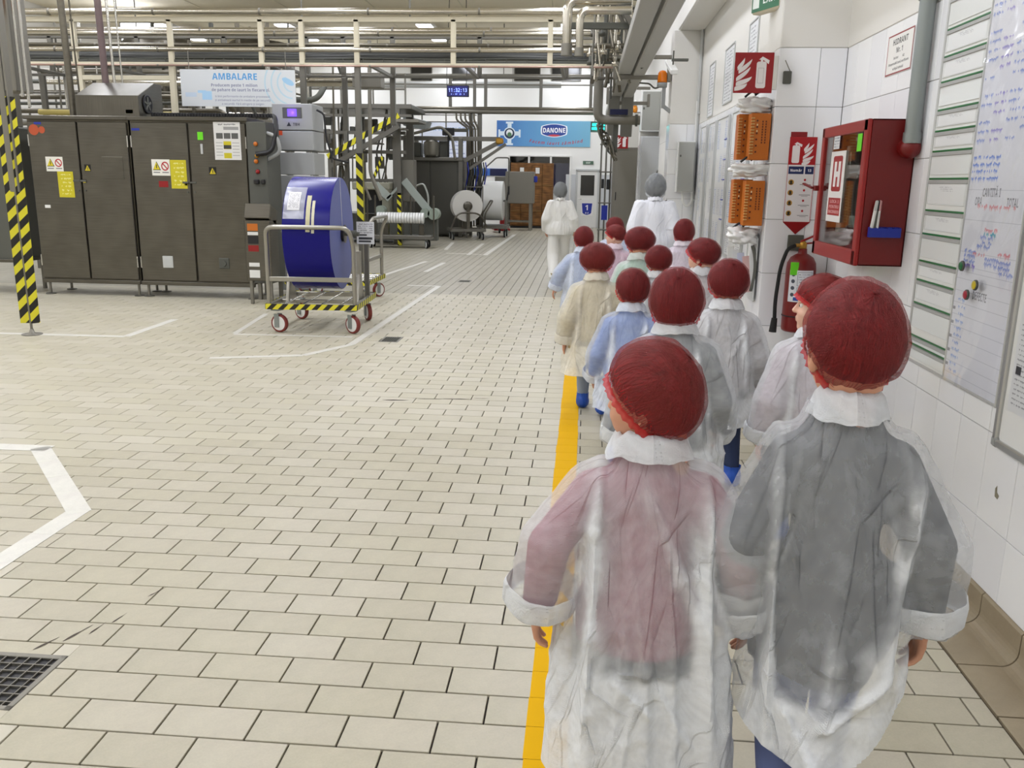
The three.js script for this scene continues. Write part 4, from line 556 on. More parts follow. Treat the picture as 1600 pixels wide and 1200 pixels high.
  const gownF = (x, y, z) => {
    let d = smin(torso(x, y, z, .0), sleeve(x, y, z, .004, o.sleeveR ?? .06, o.cuffR ?? .056), adult ? .02 : mixf(.014, .045, smooth(.74, .86, y)));
    if (Math.abs(d) > .12) return d;
    const low = smooth(1.0, .4, y), th = Math.atan2(x, z), n = noise(th * 1.9 + sd, y * 1.3 + .25 * th, sd), rg = Math.max(0, 1 - Math.abs(n) * 3), n3 = noise(x * 4.5 + y * 3, y * 6 - x * 3 + sd, z * 5), r3 = Math.max(0, 1 - Math.abs(n3) * 5), n4 = noise(x * 9 - y * 5 + sd, y * 8, z * 9), r4 = Math.max(0, 1 - Math.abs(n4) * 5);
    let p = ((.002 + .014 * low) * rg + .0045 * r3 + .003 * r4 + .0012 * noise(x * 15, y * 9, z * 15 + sd) + .007 * low * Math.sin(th * 4 + sd + 2 * n)) * rollA;
    p += pleat(x, y, z);
    return Math.min(d - p, shirtF(x, y, z) - .013 - .004 * rg);
  };
  const hem = (x, z) => hemY + (o.hemF ? o.hemF(x) : 0) + .012 * noise(x * 7 + sd, z * 7, 3);
  const gown = netSurface(gownF, [-.4, Math.max(.02, hemY - .12), -.32], [.4, 1.04, .34], c, (x, y, z) => {
    if (y > (adult ? 1.035 : 1.012)) return false;
    for (let i = 0; i < 2; i++) { const a = arms[i], q = (x - a.E[0]) * cu[i].e.x + (y - a.E[1]) * cu[i].e.y + (z - a.E[2]) * cu[i].e.z - cu[i].l; if (Math.abs(q) < c * .85 && cone(x, y, z, a.E, ext(a.W, a.E, .5), o.cuffR ?? .056, o.cuffR ?? .056) < .012 && torso(x, y, z, .0) > .004) return false; }
    return y > hem(x, z) - c * 1.01;
  });
  const gp = gown.attributes.position, col = new Float32Array(gp.count * 4), op = o.opacity ?? [.4, .86];
  const gn = gown.attributes.normal;
  for (let i = 0; i < gp.count; i++) {        // where cloth lies on cloth it shows the colour beneath; where it hangs loose it is plain white
    const x = gp.getX(i), y = gp.getY(i), z = gp.getZ(i), D = [0, .016, .032, .048].map((k) => { const a = x - gn.getX(i) * k, b = y - gn.getY(i) * k, e = z - gn.getZ(i) * k; return Math.min(shirtF(a, b, e), legF(a, b, e, .004)); }), d = Math.min(D[1] + .016, D[2] + .024, D[3] + .036);
    const blot = .05 * noise(x * 14 + sd, y * 14, z * 14) + .05 * noise(x * 40, y * 40 + sd, z * 40);
    col.set([1, 1, 1, clamp(mixf(op[0], op[1], smooth(.026, .052, d)) + Math.min(.35, 16 * pleat(x, y, z)) + blot * (op[0] < 1 ? 1 : 0), .2, 1)], i * 4);
    const hy2 = hem(x, z); if (y < hy2) gp.setY(i, hy2);
  }
  gown.setAttribute('color', new THREE.BufferAttribute(col, 4));
  const gm = gownMat(o.gown ?? 0xe4e7ea, op[0]), G = part(o.gownName || 'gown', gown, gm, t);
  // folded collar
  const rings = adult ? [[.9, .0], [.96, .028], [1.08, .03], [1.16, .0]] : [[.82, .0], [.86, .03], [.98, .042], [1.18, .03], [1.38, -.002], [1.42, -.014]], cp = [], ci = [], cuv = [], cc = [], S = 56, y0 = adult ? 1.03 : 1.004;
  rings.forEach(([k, dy], r) => { for (let j = 0; j <= S; j++) { const th = j / S * 2 * Math.PI, ru = 1 + .05 * r / rings.length * noise(Math.sin(th) * 3 + sd, Math.cos(th) * 3, r * .2) * 2; cp.push(Math.sin(th) * .07 * k * ru * wide, y0 + dy + .012 * noise(Math.sin(th) * 2.2, Math.cos(th) * 2.2 + sd, 4) - .02 * (1 - Math.cos(th)) * .5, Math.cos(th) * .072 * k * ru + .006 + (o.lean ?? -.03) * .4); cuv.push(j / S * .4, r * .03); cc.push(1, 1, 1, op[0] < 1 ? .8 : 1); } });
  for (let r = 0; r + 1 < rings.length; r++) for (let j = 0; j < S; j++) { const a = r * (S + 1) + j, b = a + S + 1; ci.push(a, a + 1, b, a + 1, b + 1, b); }
  const cg = new THREE.BufferGeometry(); cg.setAttribute('position', new THREE.Float32BufferAttribute(cp, 3)); cg.setAttribute('uv', new THREE.Float32BufferAttribute(cuv, 2)); cg.setAttribute('color', new THREE.Float32BufferAttribute(cc, 4)); cg.setIndex(ci); cg.computeVertexNormals();
  part('collar', cg, gm, t);
  // turned-up cuffs
  if (!o.noCuff) arms.forEach((a, i) => {
    const pts = [], y = cu[i].e, z = V(0, 0, 1).addScaledVector(y, -y.z).normalize(), x = y.clone().cross(z), R0 = (o.cuffR ?? .058) + .006, P = [], I = [], U = [], C = [], W = V(...a.W), prof = [[.0, -.002], [.006, .004], [.014, -.004], [.016, -.05], [.011, -.062]];
    prof.forEach(([dr, dl], r) => { for (let j = 0; j <= 40; j++) { const th = j / 40 * 2 * Math.PI, k = R0 + dr + .006 * noise(Math.cos(th) * 2 + sd, Math.sin(th) * 2, a.s * 3 + r * .25), q = W.clone().addScaledVector(x, Math.cos(th) * k).addScaledVector(z, Math.sin(th) * k).addScaledVector(y, dl + .006 * noise(Math.cos(th) * 2, Math.sin(th) * 2 + sd, 9)); P.push(q.x, q.y, q.z); U.push(j / 40 * .3, r * .03); C.push(1, 1, 1, op[0] < 1 ? .85 : 1); } });
    for (let r = 0; r + 1 < prof.length; r++) for (let j = 0; j < 40; j++) { const p = r * 41 + j, q = p + 41; I.push(p, p + 1, q, p + 1, q + 1, q); }
    const g = new THREE.BufferGeometry(); g.setAttribute('position', new THREE.Float32BufferAttribute(P, 3)); g.setAttribute('uv', new THREE.Float32BufferAttribute(U, 2)); g.setAttribute('color', new THREE.Float32BufferAttribute(C, 4)); g.setIndex(I); g.computeVertexNormals(); part('cuff', g, gm, t);
  });
  return t;
}
const fab = (c) => std(c, .85), shoeBlue = std(0x1b4fb0, .45, 0, { bumpMap: clothBump, bumpScale: .004 });
const navyT = fab(0x23304f), greyT = fab(0x4a4d52), darkT = fab(0x1c1d22), paleT = fab(0x9fb0c8);
// the two children in front
person({ label: 'child nearest on the left in a white gown over a pink top, face turned left', x: .17, z: -1.93, h: 1.285, yaw: .02, headYaw: 1.02, headPitch: -.12, headRoll: .06, fine: true, cell: .008, top: fab(0x9c3a52), trousers: fab(0x4d5458), opacity: [.4, .92], hem: .2, topHem: .52, left: { E: [-.222, .775, .055], W: [-.242, .61, .02] }, right: { E: [.21, .76, .05], W: [.24, .61, .0] }, cuffR: .066, stride: .05, skin, cap: [.103, .13, .119], capTilt: .84, capPhi: 1.92, hairUp: .1, hair: hairBrown, foldAmp: .75, folds: [[-0.11, 0.95, -0.14, 0.3, 0.0143, 0.021], [-0.01, 0.94, 0.14, 0.6, 0.0091, 0.0225], [0.13, 0.93, 0.16, 0.3, 0.0169, 0.021], [-0.03, 0.74, 0, 0.5, 0.0052, 0.0105], [0.03, 0.48, 0.12, 0.32, 0.0091, 0.0135], [-0.07, 0.5, 0.03, 0.41, 0.0078, 0.0105], [-0.02, 0.44, -0.05, 0.26, 0.0091, 0.0135]], wide: 1.0 });
person({ label: 'tall child in front on the right, white gown over a dark top, beside the wall', x: .6, z: -1.9, h: 1.435, yaw: -.1, headYaw: .18, headPitch: -.05, fine: true, cell: .008, top: fab(0x1d2026), trousers: fab(0x59648c), opacity: [.3, .92], hem: .27, hemF: (x) => x > 0 ? x * 1.15 : -x * .45, wide: .77, topHem: .45, left: { E: [-.175, .74, .05], W: [-.18, .58, -.02] }, right: { E: [.172, .74, .03], W: [.186, .575, .0] }, cuffR: .058, stride: .21, swing: 1, skin, cap: [.095, .117, .113], foldAmp: .75, folds: [[-0.125, 0.95, -0.115, 0.32, 0.0156, 0.015], [0.135, 0.9, 0.105, 0.5, 0.0143, 0.0195], [0.105, 0.5, -0.03, 0.39, 0.0117, 0.0135], [-0.09, 0.93, -0.115, 0.72, 0.0052, 0.0105], [0.1, 0.95, 0.125, 0.82, 0.0052, 0.0105], [-0.09, 0.42, -0.01, 0.28, 0.0104, 0.0135]] });
const kid = (label, x, z, h, o) => person({ label, x, z, h, cell: .0165, stride: .12, trousers: navyT, top: fab(0x8a8f98), ...o });
kid('child with face in left profile below the fire extinguisher, in a pale pink gown', 1.03, -3.75, 1.262, { headYaw: 1.35, fine: true, skin: skinPale, top: fab(0xcaa7b8), opacity: [.6, .9], cell: .0125, cap: [0.103, 0.112, 0.123], hair: hairBrown });
kid('child with a dark grey top under the white gown, directly ahead of the pink-topped child', .4, -3.62, 1.29, { headYaw: -.1, top: fab(0x474c4f), trousers: darkT, opacity: [.42, .9], cell: .0125, cap: [0.114, 0.140, 0.12] });
kid('child in a sheer white gown over a pale grey top, left of the fire extinguisher', .78, -4.65, 1.245, { headYaw: .1, top: fab(0xb0a3a2), opacity: [.55, .9], cell: .0135, cap: [0.112, 0.119, 0.119], wide: .95 });
kid('child with a light blue top showing above the shoulder of the nearest left child', .29, -4.95, 1.155, { headYaw: .25, top: fab(0x5f86cf), trousers: fab(0x5d86c4), opacity: [.38, .85], cell: .0145, gown: 0xdfe6f2, cap: [0.110, 0.121, 0.121] });
kid('child in a cream gown with a wide bobbed red cap, walking on the yellow line', .1, -6.05, 1.222, { headYaw: -.2, top: fab(0xcdbd92), trousers: fab(0x8f9cae), gown: 0xe9e4d4, opacity: [.55, .9], cell: .016, cap: [0.130, 0.114, 0.121], hem: .3, hair: hairBrown });
kid('mostly hidden child, red cap showing between the cream-gowned and dark grey-topped children', .585, -6.72, 1.165, { top: fab(0x9aa0a5), cap: [0.116, 0.116, 0.116] });
kid('child with face turned left in front of the white leaflets on the pillar side', .865, -6.35, 1.25, { headYaw: .95, skin: skinPale, top: fab(0xc9b7b5), cap: [0.112, 0.110, 0.132] });
kid('child in a pale green-tinted gown with a square puffed red cap', .47, -7.3, 1.275, { headYaw: .05, top: fab(0x8fbfa6), opacity: [.5, .85], gown: 0xe2ebe6, cap: [0.130, 0.110, 0.121], cell: .019 });
kid('child in a light blue gown with the left arm swung out, leftmost of the line', .0, -8.75, 1.2, { headYaw: .1, top: fab(0x8fa6d2), gown: 0xdbe3f2, opacity: [.5, .85], cap: [0.106, 0.125, 0.116], cell: .019, left: { E: [-.24, .76, .03], W: [-.29, .59, -.02] } });
kid('child in a pink gown with the face in left profile, far up the line', .33, -9.25, 1.2, { headYaw: 1.25, skin: skinPale, top: fab(0xd8a3bd), gown: 0xf0dfe8, opacity: [.5, .85], cell: .02, cap: [0.099, 0.105, 0.119], hair: hairBrown });
kid('child at the head of the line in a pale blue gown', .38, -10.85, 1.215, { headYaw: .3, top: fab(0xa9b6d4), gown: 0xdfe6f4, opacity: [.55, .85], cell: .02, cap: [0.117, 0.117, 0.117] });
kid('child in a pale pink gown close behind the adult in the white coat', 1.02, -8.95, 1.285, { headYaw: -.05, top: fab(0xd3c3d2), gown: 0xeee6ee, opacity: [.55, .88], cell: .019, cap: [0.108, 0.134, 0.116] });
// the two adults
const offWhite = 0xe9e8e3;
person({ label: 'adult in a white sweater and white trousers walking away on the left, one heel raised', x: -.4, z: -14.1, h: 1.63, adult: true, yaw: .12, cell: .02, wide: .7, sleeveR: .044, capTilt: .45, stride: .2, swing: 1, gown: offWhite, gownName: 'sweater', opacity: [1, 1], hem: .615, noCuff: true, noTop: true, trousers: fab(offWhite), loose: .022, shoeName: 'shoe', shoes: fab(0x9a8f62), top: fab(offWhite), cap: [.088, .116, .1], foldAmp: .45, folds: [], cuffR: .042, right: { E: [.168, .8, .05], W: [.2, .64, -.01] }, left: { E: [-.165, .8, .02], W: [-.16, .66, -.1] } });
person({ label: 'adult in a long white coat and grey hair net walking ahead on the right', x: .82, z: -10.35, h: 1.745, adult: true, cell: .019, stride: .1, gown: 0xe6e8ee, gownName: 'coat', opacity: [1, 1], hem: .32, noCuff: true, noTop: true, trousers: fab(offWhite), shoeName: 'shoe', shoes: fab(0x33343a), top: fab(offWhite), cap: [.09, .118, .1], foldAmp: .6, folds: [[.03, .95, .04, .5, .006, .01]], cuffR: .043, wide: .8, sleeveR: .046, left: { E: [-.17, .8, .04], W: [-.18, .64, -.02] }, right: { E: [.17, .8, .04], W: [.18, .64, -.02] }, capTilt: .45 });
// ---------- signs on the far wall ----------
{
  const tex = canvasTex(1024, 268, (g, w, h) => {
    const q = g.createLinearGradient(0, 0, w, 0); q.addColorStop(0, '#3f6fb4'); q.addColorStop(.3, '#5c97cc'); q.addColorStop(1, '#79b6d2'); g.fillStyle = q; g.fillRect(0, 0, w, h);
    g.fillStyle = '#d8e8f2'; for (let k = 0; k < 4; k++) { g.save(); g.translate(140, 134); g.rotate(k * Math.PI / 2); g.fillRect(-22, -112, 44, 60); g.fillRect(-40, -122, 80, 20); g.restore(); } g.beginPath(); g.arc(140, 134, 66, 0, 7); g.fill(); g.fillStyle = '#26324d'; g.beginPath(); g.arc(140, 134, 54, 0, 7); g.fill(); g.fillStyle = '#e8eeee'; g.beginPath(); g.arc(140, 128, 36, 0, 7); g.fill(); g.fillStyle = '#4f7a55'; g.beginPath(); g.arc(140, 146, 24, 0, 7); g.fill();
    const logo = (s, c) => { g.fillStyle = c; g.beginPath(); g.moveTo(628 - 140 * s, 100 - 46 * s); g.quadraticCurveTo(628, 100 - 96 * s, 628 + 140 * s, 100 - 46 * s); g.quadraticCurveTo(628 + 152 * s, 100, 628 + 140 * s, 100 + 40 * s); g.quadraticCurveTo(628, 100 + 100 * s, 628 - 140 * s, 100 + 40 * s); g.quadraticCurveTo(628 - 152 * s, 100, 628 - 140 * s, 100 - 46 * s); g.fill(); };
    logo(1, '#f2f6fa'); logo(.9, '#2a4595'); g.fillStyle = '#c8434d'; g.beginPath(); g.moveTo(560, 150); g.quadraticCurveTo(628, 128, 700, 150); g.quadraticCurveTo(628, 176, 560, 150); g.fill();
    g.fillStyle = '#ffffff'; font(g, 70, true); g.fillText('DANONE', 628, 98, 250); g.fillStyle = '#b5434f'; g.font = 'italic bold 46px sans-serif'; const s = 'Facem iaurt zâmbind'; let x = 356; for (const ch of s) { const cw = g.measureText(ch).width, u = (x - 628) / 270; g.save(); g.translate(x + cw / 2, 232 - 24 * u * u); g.rotate(-.16 * u); g.fillText(ch, 0, 0); g.restore(); x += cw * .98 + 7; }
  });
  const t = thing('wall_banner', 'blue company banner with an oval logo and red slogan on the far wall', 'banner', [-1.585, 3.315, ZB + .03]); printed(t, 3.4, .9, .02, tex, M.white, .5);
  const tx = canvasTex(256, 360, (g, w, h) => { g.fillStyle = '#d6dceb'; g.fillRect(0, 0, w, h); g.fillStyle = '#7ea4d6'; font(g, 26, true); g.fillText('FLUX TEHNOLOGIC', 130, 40, 220); for (let i = 0; i < 10; i++) scribble(g, 70 + (i % 3) * 12, 90 + i * 22, 130, 12, '#8b94bf', i + 2); });
  printed(thing('wall_poster', 'pale blue poster with faint writing on the far wall behind the machine', 'poster', [-5.12, 2.57, ZB + .02]), 2, 2.24, .01, tx, M.white, .5);
  const b = thing('wall_banner', 'dark and light blue strip behind the machine carts, low on the far wall', 'banner', [-3.57, 1.94, ZB + .02]); part('backing', bx(1.35, .26, .02, 0, 0, 0), std(0x3f6fc0, .5), b); part('dark_half', bx(.62, .25, .006, .36, 0, .012), M.navy, b);
  printed(thing('door_sign', 'blue shield sign with a white 1 on the white far door', 'sign', [.08, .66, ZB + .065]), .42, .46, .006, canvasTex(128, 140, (g, w, h) => { g.fillStyle = '#f0f0ee'; g.fillRect(0, 0, w, h); g.fillStyle = '#1b2f9a'; g.beginPath(); g.moveTo(6, 4); g.lineTo(122, 4); g.lineTo(112, 110); g.quadraticCurveTo(64, 150, 16, 110); g.fill(); g.fillStyle = '#fff'; font(g, 80, true); g.fillText('1', 64, 52); font(g, 26, true); g.fillText('A 2', 64, 110); }), null);
  printed(thing('exit_sign', 'small dark green exit sign above the white far door', 'sign', [.07, 2.32, ZB + .03]), .38, .12, .03, canvasTex(128, 40, (g, w, h) => { g.fillStyle = '#4f6a58'; g.fillRect(0, 0, w, h); g.fillStyle = '#dfe8e0'; font(g, 26, true); g.fillText('EXIT', 64, 21); }), M.greyDark);
}
// ---------- far floor things ----------
{
  const t = thing('wooden_cabinet', 'tall brown wooden cabinet with paper sheets in front of the dark far windows', 'cabinet', [-1.9, 0, -31.3]);
  part('carcass', bx(1.5, 2.18, .6, 0, 1.17, 0), M.cardboard, t); for (let k = 0; k < 4; k++) { const d = part('door', bx(.36, 2.1, .03, -.56 + k * .373, 1.17, .315, .006), M.cardboard, t); part('batten', [bx(.34, .06, .02, -.56 + k * .373, .6, .335), bx(.34, .06, .02, -.56 + k * .373, 1.5, .335)], std(0x7c5a30, .8), d); }
  part('paper_sheet', [bx(.14, .2, .004, -.35, 2.0, .35, .001)], M.white, t); part('paper_sheet', [bx(.14, .2, .004, .2, 2.0, .35, .001)], M.white, t); part('plinth', bx(1.5, .1, .56, 0, .05, 0), M.black, t);
}
{ const t = thing('steel_hopper', 'grey steel box on four legs in front of the brown cabinet', 'hopper', [-2.33, 0, -29.6]); part('box', [bx(.95, 1.05, .8, .13, 1.42, 0, .02), bx(.42, .9, .6, -.5, 1.33, 0, .02)], M.dull, t); for (const [x, z] of [[-.3, -.3], [.5, -.3], [-.3, .3], [.5, .3]]) part('leg', bx(.09, .9, .09, x, .45, z), M.dull, t); part('shelf', bx(.85, .05, .6, .1, .3, 0), M.dull, t); part('blue_knob', bx(.12, .2, .1, .66, 1.7, .3, .02), M.blue, t); }
{ const t = thing('pallet_truck', 'small red pallet truck with a black handle, far off beside the hopper', 'pallet truck', [-2.63, 0, -27.8], .2); part('pump', [bx(.16, .5, .16, 0, .4, 0, .03), bx(.3, .12, .24, 0, .12, 0, .02)], M.red, t); part('fork', bx(.16, .06, 1.0, -.18, .1, -.5), M.red, t); part('fork', bx(.16, .06, 1.0, .18, .1, -.5), M.red, t); part('handle', [pipe([[0, .6, .05], [.1, .9, .15], [.16, 1.3, .2]], .025), bx(.06, .3, .05, .17, 1.35, .2, .02)], M.black, t); for (const x of [-.1, .1]) part('wheel', moved(new THREE.CylinderGeometry(.09, .09, .06, 20), x, .09, .14, 0, 0, Math.PI / 2), M.rubber, t); }
// ---------- carts ----------
const castor = (parent, x, z, r, turn, tyre) => {
  const w = part('castor', [bx(.1, .012, .1, 0, r * 2 + .045, 0), bx(.008, r + .05, .06, -.032, r + .03, .01), bx(.008, r + .05, .06, .032, r + .03, .01)].map((g) => moved(g, x, 0, z, 0, turn)), M.galva, parent);
  part('wheel', [moved(lathe([[0, -.024], [r * .78, -.024], [r * .8, -.018], [r * .8, .018], [r * .78, .024], [0, .024]], 28), 0, 0, 0, 0, 0, Math.PI / 2)].map((g) => moved(moved(g, 0, r, .03), x, 0, z, 0, turn)), M.white, w);
  part('tyre', [moved(lathe([[r * .78, -.022], [r * .96, -.022], [r, -.014], [r, .014], [r * .96, .022], [r * .78, .022]], 28), 0, 0, 0, 0, 0, Math.PI / 2)].map((g) => moved(moved(g, 0, r, .03), x, 0, z, 0, turn)), tyre, w); return w;
};
function reelCart(pos, ry, label) {
  const t = thing('reel_cart', label, 'cart', pos, ry, 'stainless reel carts with striped edges'), W = .98, D = 1.12, y = .29;
  part('base_frame', [bx(W, .05, .05, 0, y, D / 2 - .025), bx(W, .05, .05, 0, y, -D / 2 + .025), bx(.05, .05, D, W / 2 - .025, y, 0), bx(.05, .05, D, -W / 2 + .025, y, 0), bx(W, .04, .04, 0, y, .1)], M.cart, t);
  for (const z of [D / 2 + .003, -D / 2 - .003]) part('striped_edge', moved(stripeTape(W, .06), 0, y, z), hazardMat, t); for (const x of [W / 2 + .003, -W / 2 - .003]) part('striped_edge', moved(stripeTape(D, .06), x, y, 0, 0, Math.PI / 2), hazardMat, t);
  for (let k = 0; k < 4; k++) part('floor_bar', rod([-.3 + k * .2, y + .02, -D / 2 + .05], [-.3 + k * .2, y + .02, D / 2 - .05], .012, 8), M.bright, t);
  const hz = D / 2 - .04, top = 1.13; part('handle_frame', [sweep(bend([[-W / 2 + .03, y, hz], [-W / 2 + .03, .93, hz], [-W / 2 + .06, top, hz + .1], [W / 2 - .06, top, hz + .1], [W / 2 - .03, .93, hz], [W / 2 - .03, y, hz]], .09), .024, 12), bx(W - .08, .05, .03, 0, .58, hz)], M.cart, t);
  for (const s of [-1, 1]) part('bearing_stand', [moved(plateShape([[-.16, 0], [.16, 0], [.05, .3], [.05, .55], [-.05, .55], [-.05, .3]], .03, .003), s * (W / 2 - .1), y, -.02, 0, Math.PI / 2)], M.cart, t);
  for (const [x, z, a] of [[-.4, .46, 1.25], [.4, .46, .95], [-.4, -.46, 1.0], [.4, -.46, .5]]) castor(t, x, z, .098, a, M.redWheel);
  return t;
}
{
  const c1 = reelCart([-2.9, 0, -9.38], .06, 'stainless reel cart with striped edges carrying the big blue reel');
  const sg = part('sign_post', bx(.05, .62, .05, .44, .6, -.3), M.frame, c1); const tex = canvasTex(128, 150, (g, w, h) => { g.fillStyle = '#dcdde0'; g.fillRect(0, 0, w, h); for (let i = 0; i < 5; i++) scribble(g, 10, 18 + i * 14, 105, 14, '#8a8a90', i + 2); g.fillStyle = '#33343a'; g.fillRect(14, 84, 60, 10); g.fillRect(14, 104, 100, 16); g.fillRect(14, 126, 90, 12); });
  const hold = new THREE.Group(); hold.name = 'paper_holder'; hold.position.set(.44, 1.03, -.26); c1.add(hold); printed(hold, .2, .25, .006, tex, M.white, .4);
  reelCart([-3.36, 0, -11.5], Math.PI / 2, 'empty stainless reel cart with striped edges standing behind the blue reel');
  // the blue reel on its axle
  const t = thing('film_reel', 'big shiny blue reel of plastic film standing on the stainless cart', 'reel', [-2.93, 1.03, -9.42], .06), rad = .61, L = .5, n = Math.PI / 2;
  part('film', moved(lathe([[.08, -L / 2], [rad - .004, -L / 2], [rad, -L / 2 + .006], [rad, L / 2 - .006], [rad - .004, L / 2]], 96), 0, 0, 0, 0, 0, -n), new THREE.MeshPhysicalMaterial({ color: 0x0f0b74, roughness: .26, specularIntensity: .45, bumpMap: scaled(T.rough, .3), bumpScale: .0015 }), t);
  part('end_face', moved(lathe([[.07, L / 2 + .001], [rad - .006, L / 2 + .001]].reverse(), 96), 0, 0, 0, 0, 0, -n), std(0x5c649c, .5), t, 'pale blue end face of the reel');
  part('core', [moved(lathe([[0, L / 2 - .02], [.085, L / 2 - .02], [.085, L / 2 + .03], [.1, L / 2 + .03], [.1, L / 2 + .036], [0, L / 2 + .036]], 32), 0, 0, 0, 0, 0, -n)], M.steel, t); part('axle', [rod([-L / 2 - .18, 0, 0], [L / 2 + .19, 0, 0], .024, 14), rod([L / 2 + .08, 0, 0], [L / 2 + .16, 0, 0], .04, 14)], M.greyDark, t);
  part('seam', beam([L / 2 + .0035, .08, .0], [L / 2 + .0035, .6, .05], .005, .002), M.white, t);
  const arc = (a0, a1, x0, x1, rad2) => { const g = new THREE.CylinderGeometry(rad2, rad2, x1 - x0, 14, 6, true, a0, a1 - a0), p = g.attributes.position; for (let i = 0; i < p.count; i++) { const k = 1 + .008 * noise(p.getX(i) * 40, p.getY(i) * 40, p.getZ(i) * 40); p.setX(i, p.getX(i) * k); p.setZ(i, p.getZ(i) * k); } g.computeVertexNormals(); return moved(moved(g, 0, (x0 + x1) / 2, 0), 0, 0, 0, 0, 0, -n); };
  const lab = canvasTex(128, 160, (g, w, h) => { g.fillStyle = '#dedee2'; g.fillRect(0, 0, w, h); for (let i = 0; i < 9; i++) scribble(g, 12, 20 + i * 15, 100, 11, '#6b6b73', i + 1); });
  part('film_wrap', arc(-.95, -.3, -.24, -.02, rad + .006), new THREE.MeshPhysicalMaterial({ color: 0xe6e8f4, roughness: .2, transmission: .6, thickness: 0 }), t); part('label', arc(-.82, -.45, -.2, -.07, rad + .011), std(0xffffff, .4, 0, { map: lab }), t); part('paper_strap', arc(-.75, -.08, -.0, .045, rad + .006), std(0xcfcaa6, .6), t); part('paper_strap', arc(-.64, -.06, .06, .09, rad + .006), std(0xd8d4ba, .6), t);
}
{
  // cart of slim white rolls
  const t = thing('roll_cart', 'long low cart with thin uprights carrying a row of white rolls', 'cart', [-4.5, 0, -20.9], .06); part('deck', [bx(1.62, .1, .5, 0, .26, 0, .01)], M.frame, t);
  for (const x of [-.76, -.57, .08, .28, .84]) part('upright', bx(.035, .98, .035, x, .76, x < 0 ? .1 : 0), M.steel, t); part('cradle', [bx(.12, .3, .2, -.32, .42, 0), bx(.12, .3, .2, .55, .42, 0)], M.steel, t); for (const [x, z] of [[-.68, .2], [.68, .2], [-.68, -.2], [.68, -.2]]) castor(t, x, z, .09, .4, M.rubber);
  const nth = ['leftmost', 'second', 'third', 'fourth', 'fifth', 'sixth', 'seventh', 'eighth', 'ninth', 'tenth', 'eleventh', 'twelfth', 'thirteenth', 'fourteenth', 'fifteenth', 'sixteenth', 'rightmost'];
  for (let k = 0; k < 17; k++) { const r = thing('white_roll', `narrow white roll on the low cart, ${nth[k]}${k % 16 ? ' from the left' : ' of the row'}`, 'roll', [-5.0 + k * .068, .72, -20.83], .06, 'white rolls on the low cart'); part('roll', moved(lathe([[.03, -.03], [.125, -.03], [.13, -.024], [.13, .024], [.125, .03], [.03, .03]], 28), 0, 0, 0, 0, 0, Math.PI / 2), M.whiteGloss, r); }
}
function whiteReel(pos, ry, rad, L, a, b) {
  const t = thing('film_reel', a, 'reel', pos, ry), n = Math.PI / 2; part('film', moved(lathe([[.06, -L / 2], [rad - .005, -L / 2], [rad, -L / 2 + .008], [rad, L / 2 - .008], [rad - .005, L / 2], [.06, L / 2]], 56), 0, 0, 0, n), std(0xdedcd6, .3), t); part('core', [moved(lathe([[0, L / 2 - .01], [.13, L / 2 - .01], [.13, L / 2 + .03], [.05, L / 2 + .04], [0, L / 2 + .04]], 24), 0, 0, 0, n)], M.steel, t);
  const c = thing('reel_cart', b, 'cart', [pos[0], 0, pos[2]], ry), y = .27; part('base_frame', [bx(1.0, .08, .05, 0, y, L / 2 + .12), bx(1.0, .08, .05, 0, y, -L / 2 - .12), bx(.06, .08, L + .2, .45, y, 0), bx(.06, .08, L + .2, -.45, y, 0)], M.frame, c); part('bearing_stand', [bx(.09, pos[1] - y - .05, .06, 0, (pos[1] + y) / 2 - .02, L / 2 + .1)], M.steel, c); part('bearing_stand', [bx(.09, pos[1] - y - .05, .06, 0, (pos[1] + y) / 2 - .02, -L / 2 - .1)], M.steel, c);
  part('guard_hoop', [sweep(bend([[-.5, y, L / 2 + .14], [-.32, .75, L / 2 + .14], [.32, .75, L / 2 + .14], [.52, y + .1, L / 2 + .14]], .2), .024, 10)], M.steel, c); part('handle', [sweep(bend([[.5, y, -.2], [.5, .72, -.2], [.72, 1.08, -.2], [.72, 1.08, .2], [.5, .72, .2], [.5, y, .2]], .08), .022, 10)], M.steel, c); for (const [x, z] of [[-.42, .3], [.42, .3], [-.42, -.3], [.42, -.3]]) castor(c, x, z, .09, 0, M.rubber);
}
whiteReel([-3.33, .93, -24.4], .28, .43, .52, 'white film reel seen from its end, on a cart beside the machine', 'reel cart with a curved guard hoop under the white reel');
{ const t = thing('film_reel', 'white film reel behind and right of the other white one, smooth side towards us', 'reel', [-2.72, 1.05, -25.9], 0); part('film', moved(lathe([[.06, -.3], [.565, -.3], [.57, -.29], [.57, .29], [.565, .3], [.06, .3]], 56), 0, 0, 0, 0, 0, Math.PI / 2), M.whiteGloss, t); part('axle', rod([-.4, 0, 0], [.4, 0, 0], .03, 12), M.greyDark, t); const c = thing('reel_cart', 'low dark reel cart under the rearmost white reel', 'cart', [-2.72, 0, -25.9]); part('base_frame', [bx(.9, .1, .9, 0, .3, 0)], M.frame, c); part('bearing_stand', bx(.06, .75, .12, -.37, .68, 0), M.frame, c); part('bearing_stand', bx(.06, .75, .12, .37, .68, 0), M.frame, c); for (const [x, z] of [[-.38, .35], [.38, .35], [-.38, -.35], [.38, -.35]]) castor(c, x, z, .1, 0, M.rubber); }
